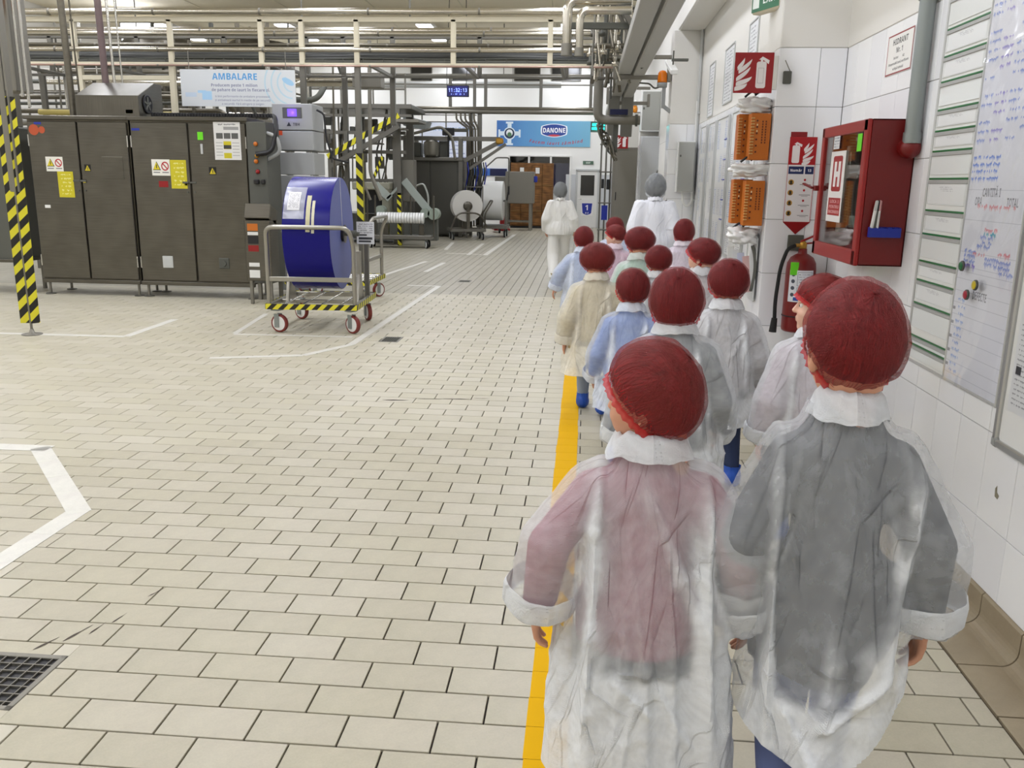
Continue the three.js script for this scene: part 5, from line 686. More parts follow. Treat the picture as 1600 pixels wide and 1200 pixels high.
// ---------- stainless cabinets on the left ----------
const warnTex = canvasTex(128, 96, (g, w, h) => { g.fillStyle = '#e6e4da'; g.fillRect(0, 0, w, h); g.fillStyle = '#d8c520'; g.beginPath(); g.moveTo(34, 14); g.lineTo(60, 62); g.lineTo(8, 62); g.fill(); g.strokeStyle = '#2a2618'; g.lineWidth = 4; g.stroke(); g.fillStyle = '#2a2618'; g.fillRect(31, 30, 6, 22); g.strokeStyle = '#b02028'; g.lineWidth = 7; g.beginPath(); g.arc(94, 40, 23, 0, 7); g.stroke(); g.beginPath(); g.moveTo(79, 25); g.lineTo(109, 56); g.stroke(); g.fillStyle = '#777'; g.fillRect(10, 74, 46, 6); g.fillRect(72, 74, 46, 6); });
const yellowTex = canvasTex(96, 128, (g, w, h) => { g.fillStyle = '#c9bd1c'; g.fillRect(0, 0, w, h); for (let i = 0; i < 6; i++) scribble(g, 20, 18 + i * 19, 60, 15, '#e9e4a0', i + 4); });
const sheetTex2 = canvasTex(160, 240, (g, w, h) => { g.fillStyle = '#dddcd8'; g.fillRect(0, 0, w, h); scribble(g, 20, 18, 110, 14, '#666', 2); g.fillStyle = '#9a9a98'; g.fillRect(60, 30, 90, 20); for (let i = 0; i < 3; i++) { g.fillStyle = '#5c5c58'; g.fillRect(14 + i * 46, 70, 40, 36); } g.fillStyle = '#cdbf20'; g.fillRect(56, 122, 46, 50); g.fillRect(56, 196, 46, 34); g.fillStyle = '#3a3a36'; g.fillRect(56, 146, 46, 24); for (let i = 0; i < 5; i++) { g.fillStyle = '#8a8a86'; g.fillRect(10, 130 + i * 20, 40, 3); g.fillRect(108, 130 + i * 20, 42, 3); } });
const triTex = canvasTex(64, 64, (g) => { g.clearRect(0, 0, 64, 64); g.fillStyle = '#c9b61c'; g.beginPath(); g.moveTo(32, 4); g.lineTo(62, 60); g.lineTo(2, 60); g.fill(); g.strokeStyle = '#29251a'; g.lineWidth = 5; g.stroke(); g.fillStyle = '#29251a'; g.fillRect(29, 24, 6, 26); });
function stick(parent, name, x, y, w, h, tex, z) { const g = new THREE.Group(); g.name = name; g.position.set(x, y, z); parent.add(g); printed(g, w, h, .0015, tex, null, .45); }
function steelCabinet(x0, x1, label, deco) {
  const W = x1 - x0, y0 = .2, y1 = 2.34, t = thing('steel_cabinet', label, 'cabinet', [(x0 + x1) / 2, 0, -11.3]), D = .62;
  part('case', [bx(W, y1 - y0, D, 0, (y0 + y1) / 2, -D / 2 - .02)], M.steelDark, t); part('top_lip', [bx(W + .04, .05, D + .06, 0, y1 + .02, -D / 2 + .012, .006)], M.steel, t); part('bottom_rail', bx(W, .05, .05, 0, y0 - .01, 0), M.steel, t);
  for (const s of [-1, 1]) {
    const dw = W / 2 - .03, d = part('door', bx(dw, y1 - y0 - .06, .03, s * (dw / 2 + .012), (y0 + y1) / 2, 0, .006), M.steel, t);
    part('hinge', [rod([s * (W / 2 - .016), y1 - .35, .012], [s * (W / 2 - .016), y1 - .2, .012], .01, 8)], M.bright, d); part('hinge', [rod([s * (W / 2 - .016), y0 + .2, .012], [s * (W / 2 - .016), y0 + .35, .012], .01, 8)], M.bright, d);
    part('lock', [bx(.09, .024, .012, s * .05 - .02, 1.545, .021, .003), moved(new THREE.CylinderGeometry(.012, .012, .02, 12), s * .05, 1.42, .02, Math.PI / 2)], M.greyDark, d);
  }
  for (const [x, z] of [[-W / 2 + .06, -.05], [W / 2 - .06, -.05], [-W / 2 + .06, -.55], [W / 2 - .06, -.55]]) part('foot', [rod([x, 0, z], [x, y0, z], .018, 10), lathe([[0, 0], [.07, 0], [.065, .012], [.02, .02], [0, .02]], 16).translate(x, 0, z)], M.dull, t);
  deco(t, .0165, (px) => px - (x0 + x1) / 2); return t;
}
steelCabinet(-7.47, -6.06, 'stainless double door cabinet on the left, next to the striped corner post', (t, z, X) => {
  stick(t, 'warning_sticker', X(-7.12), 1.76, .24, .19, warnTex, z); stick(t, 'yellow_sticker', X(-6.985), 1.495, .22, .34, yellowTex, z); stick(t, 'warning_triangle', X(-6.66), 1.715, .09, .09, triTex, z); part('grey_plate', bx(.29, .29, .006, X(-6.305), 1.72, z), M.steel, t);
  part('round_sticker', [moved(new THREE.CylinderGeometry(.07, .07, .003, 24), X(-7.36), 2.2, z, Math.PI / 2), moved(new THREE.CylinderGeometry(.045, .045, .003, 20), X(-7.25), 2.2, z, Math.PI / 2)], std(0xb8502a, .5), t); part('blue_tag', bx(.1, .03, .003, X(-7.3), 2.285, z), M.blue, t); part('white_tag', bx(.08, .04, .003, X(-7.28), 1.2, z), M.white, t); stick(t, 'warning_triangle', X(-6.72), 1.54, .05, .05, triTex, z);
});
steelCabinet(-6.04, -4.44, 'stainless double door cabinet with a posted notice sheet, right of the first cabinet', (t, z, X) => {
  stick(t, 'warning_sticker', X(-5.64), 1.735, .25, .21, warnTex, z); stick(t, 'yellow_sticker', X(-5.4), 1.65, .22, .37, yellowTex, z); stick(t, 'warning_triangle', X(-4.93), 1.7, .1, .1, triTex, z); stick(t, 'notice_sheet', X(-4.705), 2.085, .36, .48, sheetTex2, z); part('red_tag', bx(.13, .08, .003, X(-5.62), 1.52, z), M.red, t); part('lime_tag', bx(.075, .1, .003, X(-5.07), 2.145, z), M.lime, t); part('key', bx(.03, .13, .02, X(-5.06), 1.98, z), M.greyLight, t); part('blue_tag', bx(.11, .03, .003, X(-5.95), 2.22, z), M.blue, t);
  part('vent_cover', [bx(.145, .16, .014, X(-5.642), .486, z), bx(.11, .12, .02, X(-5.642), .486, z)], M.greyLight, t); part('socket', [bx(.145, .145, .02, X(-4.85), .482, z, .008), moved(new THREE.CylinderGeometry(.035, .04, .03, 20), X(-4.85), .482, z + .014, Math.PI / 2)], M.greyDark, t); stick(t, 'warning_triangle', X(-5.3), 1.53, .05, .05, triTex, z);
});
{ // fan hood on top
  const t = thing('fan_hood', 'slanted stainless fan hood lying on top of the left cabinet', 'hood', [-6.36, 2.39, -11.42]);
  const prof = [[.04, 0], [.04, .26], [-.42, .46], [-.62, .46], [-.62, 0]]; part('hood', [moved(plateShape(prof, .86, .006), .43, 0, 0, 0, -Math.PI / 2)], M.steel, t); part('fan', [moved(lathe([[0, 0], [.12, 0], [.125, .012], [.105, .016], [.1, .006], [0, .006]], 24), .44, .17, -.18, 0, 0, -Math.PI / 2)], M.black, t); for (let k = 0; k < 5; k++) part('fan_blade', moved(bx(.006, .085, .03, 0, .05, 0), .452, .17, -.18, k * 1.2566), M.greyDark, t); part('tag', bx(.1, .05, .004, .3, .06, .044), M.yellow, t);
}
{ const g = []; for (let k = 0; k < 42; k++) g.push(bx(.036, .05, .1, -5.85 + k * .04, 2.43, -11.62, .006)); single('cable_chain', 'black cable chain lying along the top of the right stainless cabinet', 'cable chain', [...g, pipe([[-4.2, 2.43, -11.62], [-4.12, 2.4, -11.5], [-4.05, 2.2, -11.3], [-4.1, 1.95, -11.25], [-4.3, 1.92, -11.2]], .03)], M.black); }
{ const t = thing('control_cabinet', 'dark grey control panel with orange lamps at the end of the stainless cabinets', 'control panel', [-4.3, 0, -11.5]); part('case', bx(.26, 2.1, .5, 0, 1.28, 0), M.greyDark, t); part('foot', [bx(.05, .24, .05, -.08, .12, .18), bx(.05, .24, .05, .08, .12, -.18)], M.dull, t); for (const [y, m] of [[2.05, M.orange], [1.9, M.brass], [1.83, M.orange], [1.7, M.red]]) part('indicator', moved(lathe([[0, 0], [.028, 0], [.028, .02], [.02, .035], [0, .04]], 14), -.02 + .02 * ((y * 10) % 2), y, .25, Math.PI / 2), m, t); part('switch', [bx(.07, .06, .05, -.02, 1.57, .27, .01), bx(.05, .06, .05, .07, 1.57, .27, .01)], M.black, t); part('cable', pipe([[.1, 2.2, .2], [.26, 2.15, .2], [.3, 1.95, .2], [.12, 1.86, .2]], .025), M.grey, t); }
{ const t = thing('control_box', 'small stainless control box with stickers beside the blue reel', 'control box', [-4.2, 0, -11]); part('case', [bx(.34, .78, .3, 0, .7, 0, .008), moved(bx(.34, .2, .26, 0, 0, 0, .008), 0, 1.16, 0, -.4)], M.steel, t); part('leg', bx(.04, .32, .04, -.13, .16, .1), M.dull, t); part('leg', bx(.04, .32, .04, .13, .16, .1), M.dull, t); [[1.0, .09, M.orange], [.92, .04, M.white], [.84, .1, M.black], [.73, .08, M.red], [.52, .05, M.white], [.4, .1, M.white]].forEach(([y, h, m]) => part('sticker', bx(.14, h, .004, -.06, y, .152), m, t)); }
{ const t = thing('switch_tower', 'tall light grey switch tower with a small purple display, behind the blue reel', 'tower', [-4.06, 0, -12.25]); for (const [a, b] of [[.05, 1.3], [1.31, 1.66], [1.67, 1.97], [2.0, 2.26], [2.27, 2.62]]) part('panel', bx(.57, b - a, .5, 0, (a + b) / 2, 0, .008), std(0xa3a5a5, .45), t); const dp = part('display_frame', bx(.27, .14, .01, 0, 2.5, .253), M.greyDark, t); part('display', bx(.13, .1, .006, 0, 2.5, .259), std(0x6a4fd0, .3, 0, { emissive: 0x6f4cff, emissiveIntensity: 1.0 }), dp); stick(t, 'maker_label', .02, 2.35, .22, .07, canvasTex(128, 40, (g, w, h) => { g.fillStyle = '#a0a2a2'; g.fillRect(0, 0, w, h); g.fillStyle = '#22242c'; g.beginPath(); g.moveTo(22, 4); g.lineTo(40, 36); g.lineTo(4, 36); g.fill(); font(g, 30, true); g.fillText('TBH', 84, 22); }), .252); part('orange_tag', bx(.1, .06, .003, -.2, 2.23, .252), std(0xd2502a, .5), t); part('cable', pipe([[.3, 2.55, .1], [.4, 2.5, .1], [.42, 2.2, .1], [.5, 1.9, .1], [.7, 1.85, 0]], .014), M.black, t); const L = new THREE.PointLight(0x6f4cff, .05, 1); L.position.set(-4.06, 2.5, -11.95); scene.add(L); }
// ---------- striped corner post and steel column at the left edge ----------
{
  const t = thing('corner_post', 'steel corner post with yellow and black striped faces at the left edge', 'post', [-5.69, 0, -8.32]);
  part('post', [bx(.022, 3.6, .022, 0, 1.8, 0), bx(.11, 2.6, .012, -.055, 2.75, .004), bx(.012, 2.6, .09, .045, 2.75, -.02)], M.dull, t); part('foot', [lathe([[0, 0], [.1, 0], [.1, .008], [.03, .014], [.016, .06], [0, .06]], 20)], M.dull, t);
  part('striped_face', moved(stripeTape(2.24, .09, .006, -1), -.056, 1.24, .008, 0, .25, Math.PI / 2), hazardMat, t); part('striped_face', moved(stripeTape(2.24, .085, .006, -1), .05, 1.24, -.004, 0, .75, Math.PI / 2), hazardMat, t);
}
{ const t = thing('hanging_cabinet', 'brown grey steel cabinet hanging at the upper left corner behind the striped post', 'panel', [-6.02, 0, -8.9]); part('panel', [bx(.34, 1.9, .3, 0, 3.4, 0, .01)], M.dull, t); part('conduit', rod([.2, 2.4, .1], [.2, 4.3, .1], .016, 8), M.bright, t); part('conduit', rod([.25, 2.3, .08], [.25, 4.3, .08], .016, 8), M.bright, t); part('hanger', rod([0, 4.3, 0], [0, HC, 0], .02, 8), M.dull, t); part('red_box', bx(.3, .34, .2, -.05, 3.42, .25, .02), M.orange, t); }
{ const t = thing('dark_machine', 'dark grey machine on legs behind the striped post at the left edge', 'machine', [-8.35, 0, -11.6]); part('body', [bx(1.2, 1.8, .8, 0, 1.35, 0, .02)], M.greyDark, t); part('top_unit', bx(.9, .5, .6, 0, 2.5, 0, .02), M.dull, t); part('blue_edge', bx(.02, 1.9, .02, .62, 1.3, .38), M.blue, t); for (const [x, z] of [[-.5, -.3], [.5, -.3], [-.5, .3], [.5, .3]]) part('leg', rod([x, 0, z], [x, .46, z], .03, 10), M.dull, t); part('tray', bx(1.3, .04, .9, 0, .46, 0), M.steel, t); }
// ---------- hanging sign and clock ----------
{
  const tex = canvasTex(820, 256, (g, w, h) => {
    g.fillStyle = '#d5d9dc'; g.fillRect(0, 0, w, h); g.strokeStyle = '#b9d3de'; g.lineWidth = 10; for (let k = 0; k < 4; k++) { g.beginPath(); g.arc(800, 90, 60 + k * 45, 1.6, 3.9); g.stroke(); } g.fillStyle = '#9ec7e4'; g.beginPath(); g.ellipse(770, 80, 46, 20, .5, 0, 7); g.fill(); g.fillStyle = '#a9d0ee'; g.fillRect(150, 150, 70, 60); g.fillRect(120, 145, 60, 18); g.fillStyle = '#c3d3e4'; g.fillRect(30, 160, 80, 30);
    g.fillStyle = '#4f9bd6'; font(g, 62, true); g.fillText('AMBALARE', 392, 48); g.fillStyle = '#7b7f9c'; font(g, 28, true); g.fillText('Producem peste 1 milion', 384, 108); g.fillText('de pahare de iaurt în fiecare zi.', 430, 140); font(g, 20, false); g.fillText('6 linii performante de ambalare procesează', 440, 184); g.fillText('și ambalează iaurtul în medie de pe secundă', 440, 210); g.fillText('o secundă. Fără atingere și oxigen', 440, 236);
  });
  const t = thing('hanging_sign', 'white hanging sign with a blue heading above the stainless cabinets', 'sign', [-4.97, 2.855, -12.4], .02); printed(t, 1.66, .5, .02, tex, M.white, .45); part('chain', rod([-.7, .25, -.01], [-.7, .5, -.01], .006, 6), M.dull, t); part('chain', rod([.7, .25, -.01], [.7, .5, -.01], .006, 6), M.dull, t);
}
{ const t = thing('digital_clock', 'dark digital clock with blue digits hanging over the aisle', 'clock', [-3.22, 3.77, -22]); part('case', bx(.55, .27, .08, 0, 0, 0, .01), M.black, t); const tex = canvasTex(256, 128, (g, w, h) => { g.fillStyle = '#07083a'; g.fillRect(0, 0, w, h); g.fillStyle = '#8fa4ff'; font(g, 62, true, 'monospace'); g.fillText('11:32:13', 128, 52, 236); font(g, 22, true, 'monospace'); g.fillText('4 - 09  25  3', 128, 104); }); part('lit_face', moved(new THREE.PlaneGeometry(.51, .235), 0, 0, .042), std(0xffffff, .4, 0, { map: tex, emissiveMap: tex, emissive: 0xffffff, emissiveIntensity: 1.6 }), t); part('wire', pipe([[-.27, .13, 0], [-.28, .4, 0], [-.2, 2.3, 0]], .008, 6), M.black, t); part('wire', pipe([[.2, .13, 0], [.22, .4, 0], [.2, 2.3, 0]], .008, 6), M.black, t); const L = new THREE.PointLight(0x5a6cff, .12, 2); L.position.set(-3.22, 3.77, -21.85); scene.add(L); }
// ---------- overhead pipe rack ----------
const XA = -13.5, XE = .45;
{
  const rack = thing('pipe_rack', 'overhead steel rack carrying pipes and cables across the hall', 'rack', [0, 0, -13]);
  for (const [z, m] of [[0, M.cream], [-1.5, M.frame]]) {
    part('top_rail', bx(XE - XA, .075, .06, (XE + XA) / 2, 3.87, z, .006), m, rack); part('bottom_rail', bx(XE - XA, .04, .05, (XE + XA) / 2, 3.255, z, .005), m, rack);
    for (const x of [-12.3, -10.8, -9.2, -7.69, -6.2, -4.82, -4.21, -3.39, -1.97, -.57]) part('post', bx(.075, .62, .06, x + (z ? .2 : 0), 3.56, z, .005), m, rack);
  }
  for (let x = -13; x < .4; x += 1.4) part('cross_bar', bx(.05, .05, 1.5, x, 3.25, -.75, .005), M.frame, rack);
  for (const [x, y0, z, m] of [[-7.64, 2.3, 0, M.cream], [-6.205, 2.4, 0, M.cream], [-3.39, 0, 0, M.frame], [-4.21, 2.5, 0, M.frame], [-3.2, 2.5, -1.5, M.frame], [-4.0, 2.4, -1.5, M.frame], [-9.2, 0, -1.5, M.frame], [-10.8, 0, 0, M.frame]]) part('hanger_post', bx(.085, 3.24 - y0, .07, x, (3.24 + y0) / 2, z, .006), m, rack);
  part('stub_beam', bx(1.4, .07, .06, -6.9, 3.05, 0, .006), M.cream, rack); part('stripe_wrap', [moved(stripeTape(1.0, .1, .09), -3.39, 1.5, .0, 0, 0, Math.PI / 2)], hazardMat, rack);
  part('tie_rod', [rod([-7, 3.9, 0], [-7, HC, 0], .014, 6)], M.frame, rack); part('tie_rod', [rod([-2.6, 3.9, 0], [-2.6, HC, 0], .014, 6)], M.frame, rack); part('tie_rod', [rod([-.4, 3.9, -1.5], [-.4, HC, -1.5], .014, 6)], M.frame, rack);
}
const run = (label, y, z, r, x0 = XA, x1 = XE, m = M.pipe, ringStep = 1.6) => { const g = [rod([x0, y, z], [x1, y, z], r, 14)]; for (let x = x0 + .7; x < x1; x += ringStep) g.push(rod([x, y, z], [x + .03, y, z], r * 1.1, 14)); const t = thing('steel_pipe', label, 'pipe', [0, 0, 0]); part('pipe', g[0], m, t); if (g.length > 1) part('joint_ring', g.slice(1), M.dull, t).userData.kind = 'stuff'; return t; };
run('thick polished pipe along the top of the overhead rack', 3.965, -12.92, .045); run('polished pipe on the far top rail of the overhead rack', 3.96, -14.5, .05);
run('polished pipe at mid height inside the overhead rack', 3.755, -13.5, .035); run('slim pipe under the mid pipe inside the overhead rack', 3.68, -14.1, .03, XA, XE, M.steelDark); run('polished pipe low in the overhead rack, just over the cables', 3.455, -12.98, .037); run('second low pipe in the overhead rack, behind the first', 3.45, -13.7, .045, XA, XE, M.steelDark);
run('thin reddish pipe under the cable tray of the overhead rack', 3.225, -12.93, .014, XA, XE, std(0xa98d80, .4, .5));
{
  const t = thing('cable_tray', 'long tray of dark grey cables along the bottom of the overhead rack', 'cable tray', [0, 0, -13.2]); part('tray', [bx(XE - XA, .012, .4, (XE + XA) / 2, 3.285, 0), bx(XE - XA, .035, .008, (XE + XA) / 2, 3.298, .2), bx(XE - XA, .035, .008, (XE + XA) / 2, 3.298, -.2)], M.greyDark, t); const rungs = []; for (let x = XA; x < XE; x += .3) rungs.push(bx(.012, .055, .012, x, 3.305, .206)); const q = part('rungs', rungs, M.greyDark, t); q.userData.kind = 'stuff';
  for (let k = 0; k < 7; k++) { const p = []; for (let x = XA; x <= XE; x += .35) p.push(V(x, 3.34 + .02 * k + .022 * noise(x * .9, k * 4, 1), .15 - .05 * k + .03 * noise(x * .7, k * 3, 6))); part('cable', sweep(p, .016 + .004 * (k % 3), 6), k % 3 ? std(0x3a3b38, .6) : M.greyDark, t); }
}
{ const t = thing('air_duct', 'thick pale round duct running far behind the overhead rack', 'duct', [0, 0, -29.5]); part('duct', rod([-12, 4.66, 0], [-.9, 4.72, 0], .1, 20), M.greyLight, t); part('hanger', [rod([-7, 4.7, 0], [-7, HC, 0], .01, 6)], M.frame, t); part('hanger', [rod([-2.5, 4.8, 0], [-2.5, HC, 0], .01, 6)], M.frame, t); }
{ const t = thing('air_duct', 'short thick pale duct seen just right of the hanging sign', 'duct', [0, 0, -15.5]); part('duct', rod([-9, 3.28, 0], [-4.05, 3.3, 0], .1, 20), M.pipe, t); part('hanger', [rod([-5, 3.4, 0], [-5, HC, 0], .012, 6)], M.frame, t); part('hanger', [rod([-8, 3.4, 0], [-8, HC, 0], .012, 6)], M.frame, t); part('saddle', bx(.5, .24, .3, -3.85, 3.3, 0), M.dull, t); }
{ // second pipe bridge farther back
  const t = thing('pipe_rack', 'smaller pipe bridge farther back, crossing in front of the blue banner', 'rack', [0, -.489, -26]); t.scale.setScalar(1.3);
  part('pipe', rod([-5.2, 3.2, 0], [.16, 3.2, 0], .05, 12), M.steelDark, t); part('pipe', rod([-5.2, 3.13, .08], [.16, 3.13, .08], .045, 12), M.dull, t); part('rail', bx(5.2, .05, .05, -2.3, 3.92, 0), M.dull, t); part('rail', bx(5.2, .03, .03, -2.3, 3.72, 0), M.dull, t); for (const x of [-3.1, -2.55, -2.3, -1.06, .05]) part('post', bx(.07, .75, .06, x, 3.55, 0), M.frame, t); for (const [x, w] of [[-2.63, .07], [-2.43, .1]]) part('leg', bx(w, 2.75, .08, x, 1.755, 0), M.frame, t); part('hanger', [rod([-1.9, 3.95, 0], [-1.9, 5.06, 0], .012, 6)], M.frame, t);
  for (let k = 0; k < 5; k++) part('drop_pipe', pipe([[-2.95 + k * .1, 3.1, .1], [-2.95 + k * .1, 2.95, .1], [-2.7 + k * .06, 2.78, .1], [-2.66 + k * .06, .6, .1]], .022, 7), M.steelDark, t); part('valve', [bx(.5, .06, .06, -2.95, 2.72, .12)], M.greyDark, t);
}
{ // big insulated elbows
  const t = thing('steel_pipe', 'pair of thick bright pipes bending down into the rack near the walkway', 'pipe', [0, 0, 0]);
  part('large_elbow', pipe([[.5, 3.86, -11.6], [-.3, 3.86, -11.6], [-.3, 3.22, -11.6]], .062, 14, .14), M.pipe, t); part('small_elbow', pipe([[.5, 3.72, -11.5], [-.14, 3.72, -11.5], [-.14, 3.2, -11.5]], .05, 14, .12), M.pipe, t); part('collar', [rod([-.3, 3.2, -11.6], [-.3, 3.34, -11.6], .072, 14), rod([-.14, 3.18, -11.5], [-.14, 3.28, -11.5], .06, 14)], M.dull, t);
}
{ // cluster of thin vertical pipes where the rack meets the trays
  const t = thing('pipe_cluster', 'dense cluster of thin steel pipes and valves at the right end of the overhead rack', 'pipes', [0, 0, 0]);
  for (let k = 0; k < 34; k++) { const x = -.05 + .62 * rnd(), z = -12.2 - 3.4 * rnd(), y0 = rr(3.0, 3.4), r = rr(.012, .032); part('pipe', pipe([[x, 4.6, z], [x + rr(-.05, .05), y0 + .3, z], [x + rr(-.1, .1), y0, z + rr(-.15, .15)]], r, 6), [M.pipe, M.steelDark, M.dull, M.greyDark][k & 3], t); }
  for (let k = 0; k < 12; k++) { const y = rr(3.3, 4.5), z = -12.3 - 3 * rnd(); part('pipe', rod([-.15 + .3 * rnd(), y, z], [.75, y + rr(-.1, .1), z], rr(.015, .04), 8), [M.steelDark, M.dull, M.greyDark][k % 3], t); }
  for (let k = 0; k < 10; k++) { const x = -.05 + .6 * rnd(), y = rr(3.1, 3.9), z = -12.1 - 1.5 * rnd(); part('valve', [moved(lathe([[0, 0], [.05, 0], [.05, .05], [.025, .06], [.025, .12], [0, .12]], 12), x, y, z)], k & 1 ? M.pipe : M.greyDark, t); }
  part('brace', beam([.05, 4.3, -11.9], [.72, 3.35, -11.9], .07), M.frame, t); part('brace', beam([.3, 3.9, -12], [.7, 3.1, -12], .05), M.frame, t); part('carrier', [bx(1.1, .08, .08, .25, 3.62, -12), bx(1.1, .07, .07, .25, 4.1, -12.6)], M.greyDark, t);
}
{ // twin trunking along the walkway
  const t = thing('cable_trunking', 'twin grey trunking running overhead along the walkway beside the wall', 'trunking', [0, 0, 0]);
  part('trunk', bx(.18, .13, 21, .5, 3.19, -5.2 - 5.3, .012), std(0xa9a8a2, .5, .3), t); part('trunk', bx(.16, .13, 21, .7, 3.17, -5.2 - 5.3, .012), std(0xaeada7, .5, .3), t);
  for (let k = 0; k < 4; k++) part('pipe', rod([.44 + k * .045, 3.3, 0], [.44 + k * .045, 3.3, -16], .016, 8), M.galva, t);
  for (const z of [-5.9, -12.9, -17]) { part('bracket', [bx(.78, .06, .08, .76, 3.09, z), bx(.05, .22, .14, 1.125, 3.14, z)], M.dull, t); part('bracket', [bx(.05, .3, .06, .36, 3.22, z), bx(.78, .05, .06, .76, 3.36, z)], M.dull, t); }
  part('drop_trunk', [moved(bx(.2, .8, .13, 0, 0, 0, .012), .46, 2.86, -16.2, .3), moved(bx(.21, .8, .13, 0, 0, 0, .012), .7, 2.84, -16.2, .3)], std(0x7c7b75, .5, .3), t);
}
{ const t = thing('steel_pipe', 'thick dark pipe dropping and bending right beside the blue banner', 'pipe', [0, 0, 0]); part('pipe', pipe([[.16, 4.1, -15.2], [.16, 2.66, -15.2], [.88, 2.66, -15.2]], .075, 16, .16), M.dull, t); part('flange', [rod([.16, 3.3, -15.2], [.16, 3.35, -15.2], .1, 16), rod([.8, 2.66, -15.2], [.84, 2.66, -15.2], .1, 16)], M.greyDark, t); part('blue_band', bx(.3, .09, .1, .52, 2.79, -15.2), M.navy, t); }
{ const t = thing('hose_bundle', 'tangled bundle of dark hoses hanging under the thick bent pipe', 'hoses', [.32, 2.34, -15.3]); for (let k = 0; k < 9; k++) { const p = []; for (let i = 0; i <= 7; i++) p.push([-.15 + .045 * i + rr(-.05, .05), .24 - .07 * i + .09 * Math.sin(i * 1.3 + k), rr(-.12, .12)]); part('hose', pipe(p, rr(.013, .022), 6), [M.dull, M.greyDark, M.steelDark][k % 3], t); } part('clamp', bx(.08, .5, .08, .16, .05, 0), M.greyDark, t); }
{ const t = thing('wall_lamp', 'small white box lamp under the trunking near the far pillar', 'lamp', [1.0, 3.02, -11.2], .0); part('case', [moved(bx(.09, .06, .9, 0, 0, 0, .01), 0, 0, 0, .25)], M.white, t); part('bracket', [bx(.2, .03, .06, .1, .08, 0), rod([0, 0, .2], [0, .16, .2], .01, 6)], M.greyDark, t); }
// ---------- pipes and valves at the upper left ----------
{
  const t = thing('pipe_cluster', 'jumble of steel pipes and valves behind the left end of the cabinets', 'pipes', [0, 0, 0]);
  for (let k = 0; k < 26; k++) { const y = 2.3 + k * .075, z = -14 - rr(0, 4.5), x0 = rr(-12, -9.5), x1 = rr(-6.6, -4.9); part('pipe', pipe([[x0, y, z], [x1, y + rr(-.05, .05), z], [x1 + .1, y + rr(-.5, .3), z - .2]], rr(.02, .06), 9), [M.pipe, M.steelDark, M.dull, M.greyDark][k & 3], t); }
  for (let k = 0; k < 34; k++) { const x = rr(-10.5, -4.4), z = -14.2 - rr(0, 4); part('pipe', pipe([[x, rr(3.6, 4.4), z], [x + rr(-.05, .05), rr(1.4, 2.2), z], [x + rr(-.3, .3), 1.2, z]], rr(.014, .045), 8), [M.dull, M.steelDark, M.bright, M.greyDark][k & 3], t); }
  for (let k = 0; k < 12; k++) { const x = rr(-8.5, -5), y = rr(2.3, 3.2), z = -13.6 - rr(0, 2); part('valve', [moved(lathe([[0, 0], [.06, 0], [.06, .06], [.03, .07], [.03, .18], [.05, .19], [.05, .23], [0, .23]], 12), x, y, z, rr(-.3, .3))], k % 5 ? M.steelDark : M.red, t); }
  part('yellow_pipe', rod([-9, 2.62, -14], [-6.75, 2.6, -14], .045, 12), std(0xbfae62, .5), t); part('hose', pipe([[-7.6, 2.75, -13.4], [-7.3, 2.75, -13.4], [-7.1, 2.6, -13.4], [-7.15, 2.45, -13.4]], .09, 12), M.black, t); part('leg', [bx(.08, 2.4, .08, -9.6, 1.2, -14.5)], M.frame, t); part('leg', [bx(.08, 2.4, .08, -6.9, 1.2, -15)], M.frame, t);
  for (const [x, z, l] of [[-10.8, -22, 'leftmost tall steel storage tank far behind the pipes at the upper left'], [-8.6, -23, 'steel storage tank far behind the pipes, right of the other tank']]) { const k = thing('storage_tank', l, 'tank', [x, 0, z]); part('vessel', lathe([[0, 2.6], [.7, 2.72], [.9, 2.9], [.9, 4.8], [.7, 5.02], [0, 5.1]], 40), M.steel, k); for (let a = 0; a < 3; a++) part('leg', rod([.72 * Math.cos(a * 2.1), 0, .72 * Math.sin(a * 2.1)], [.72 * Math.cos(a * 2.1), 2.85, .72 * Math.sin(a * 2.1)], .06, 10), M.dull, k); }
}
for (const [x0, x1, l] of [[-7.2, -7.25, 'dark slim riser pipe at the far left, rising past the overhead rack'], [-6.68, -6.72, 'purple grey riser pipe rising behind the fan hood'], [-6.55, -6.6, 'thin bright riser pipe right of the purple grey one']]) single('riser_pipe', l, 'pipe', [rod([x0, 2.3, -11.98], [x1, 5.2, -11.98], x0 === -6.55 ? .018 : .045, 12), rod([x0 + .05, 2.3, -12.1], [x1 + .05, 5.2, -12.1], .012, 8), bx(.14, .03, .2, x0, 2.32, -12.02)], x0 < -7 ? M.steelDark : x0 < -6.6 ? std(0x6f5f5f, .45, .4) : M.bright);
// ---------- glowing box added in place of a bright window, back left ----------
{ const t = thing('window_glow_box', 'glowing box in place of a bright window, high at the back left behind the pipes', 'lamp', [-12.5, 5.4, -24.2]); part('housing', bx(.95, .72, .14, 0, 0, -.06, .02), M.greyDark, t); part('glowing_face', bx(.84, .6, .02, 0, 0, .02, .004), std(0xffffff, .5, 0, { emissive: LAMP_COLOR, emissiveIntensity: 8 }), t); part('bracket', rod([0, .3, -.06], [0, HC - 5.4 - .338, -.06], .02, 8), M.greyDark, t); const L = new THREE.RectAreaLight(LAMP_COLOR, 14, .84, .6); L.position.set(-12.5, 5.4, -24.16); L.rotation.y = Math.PI; scene.add(L); }
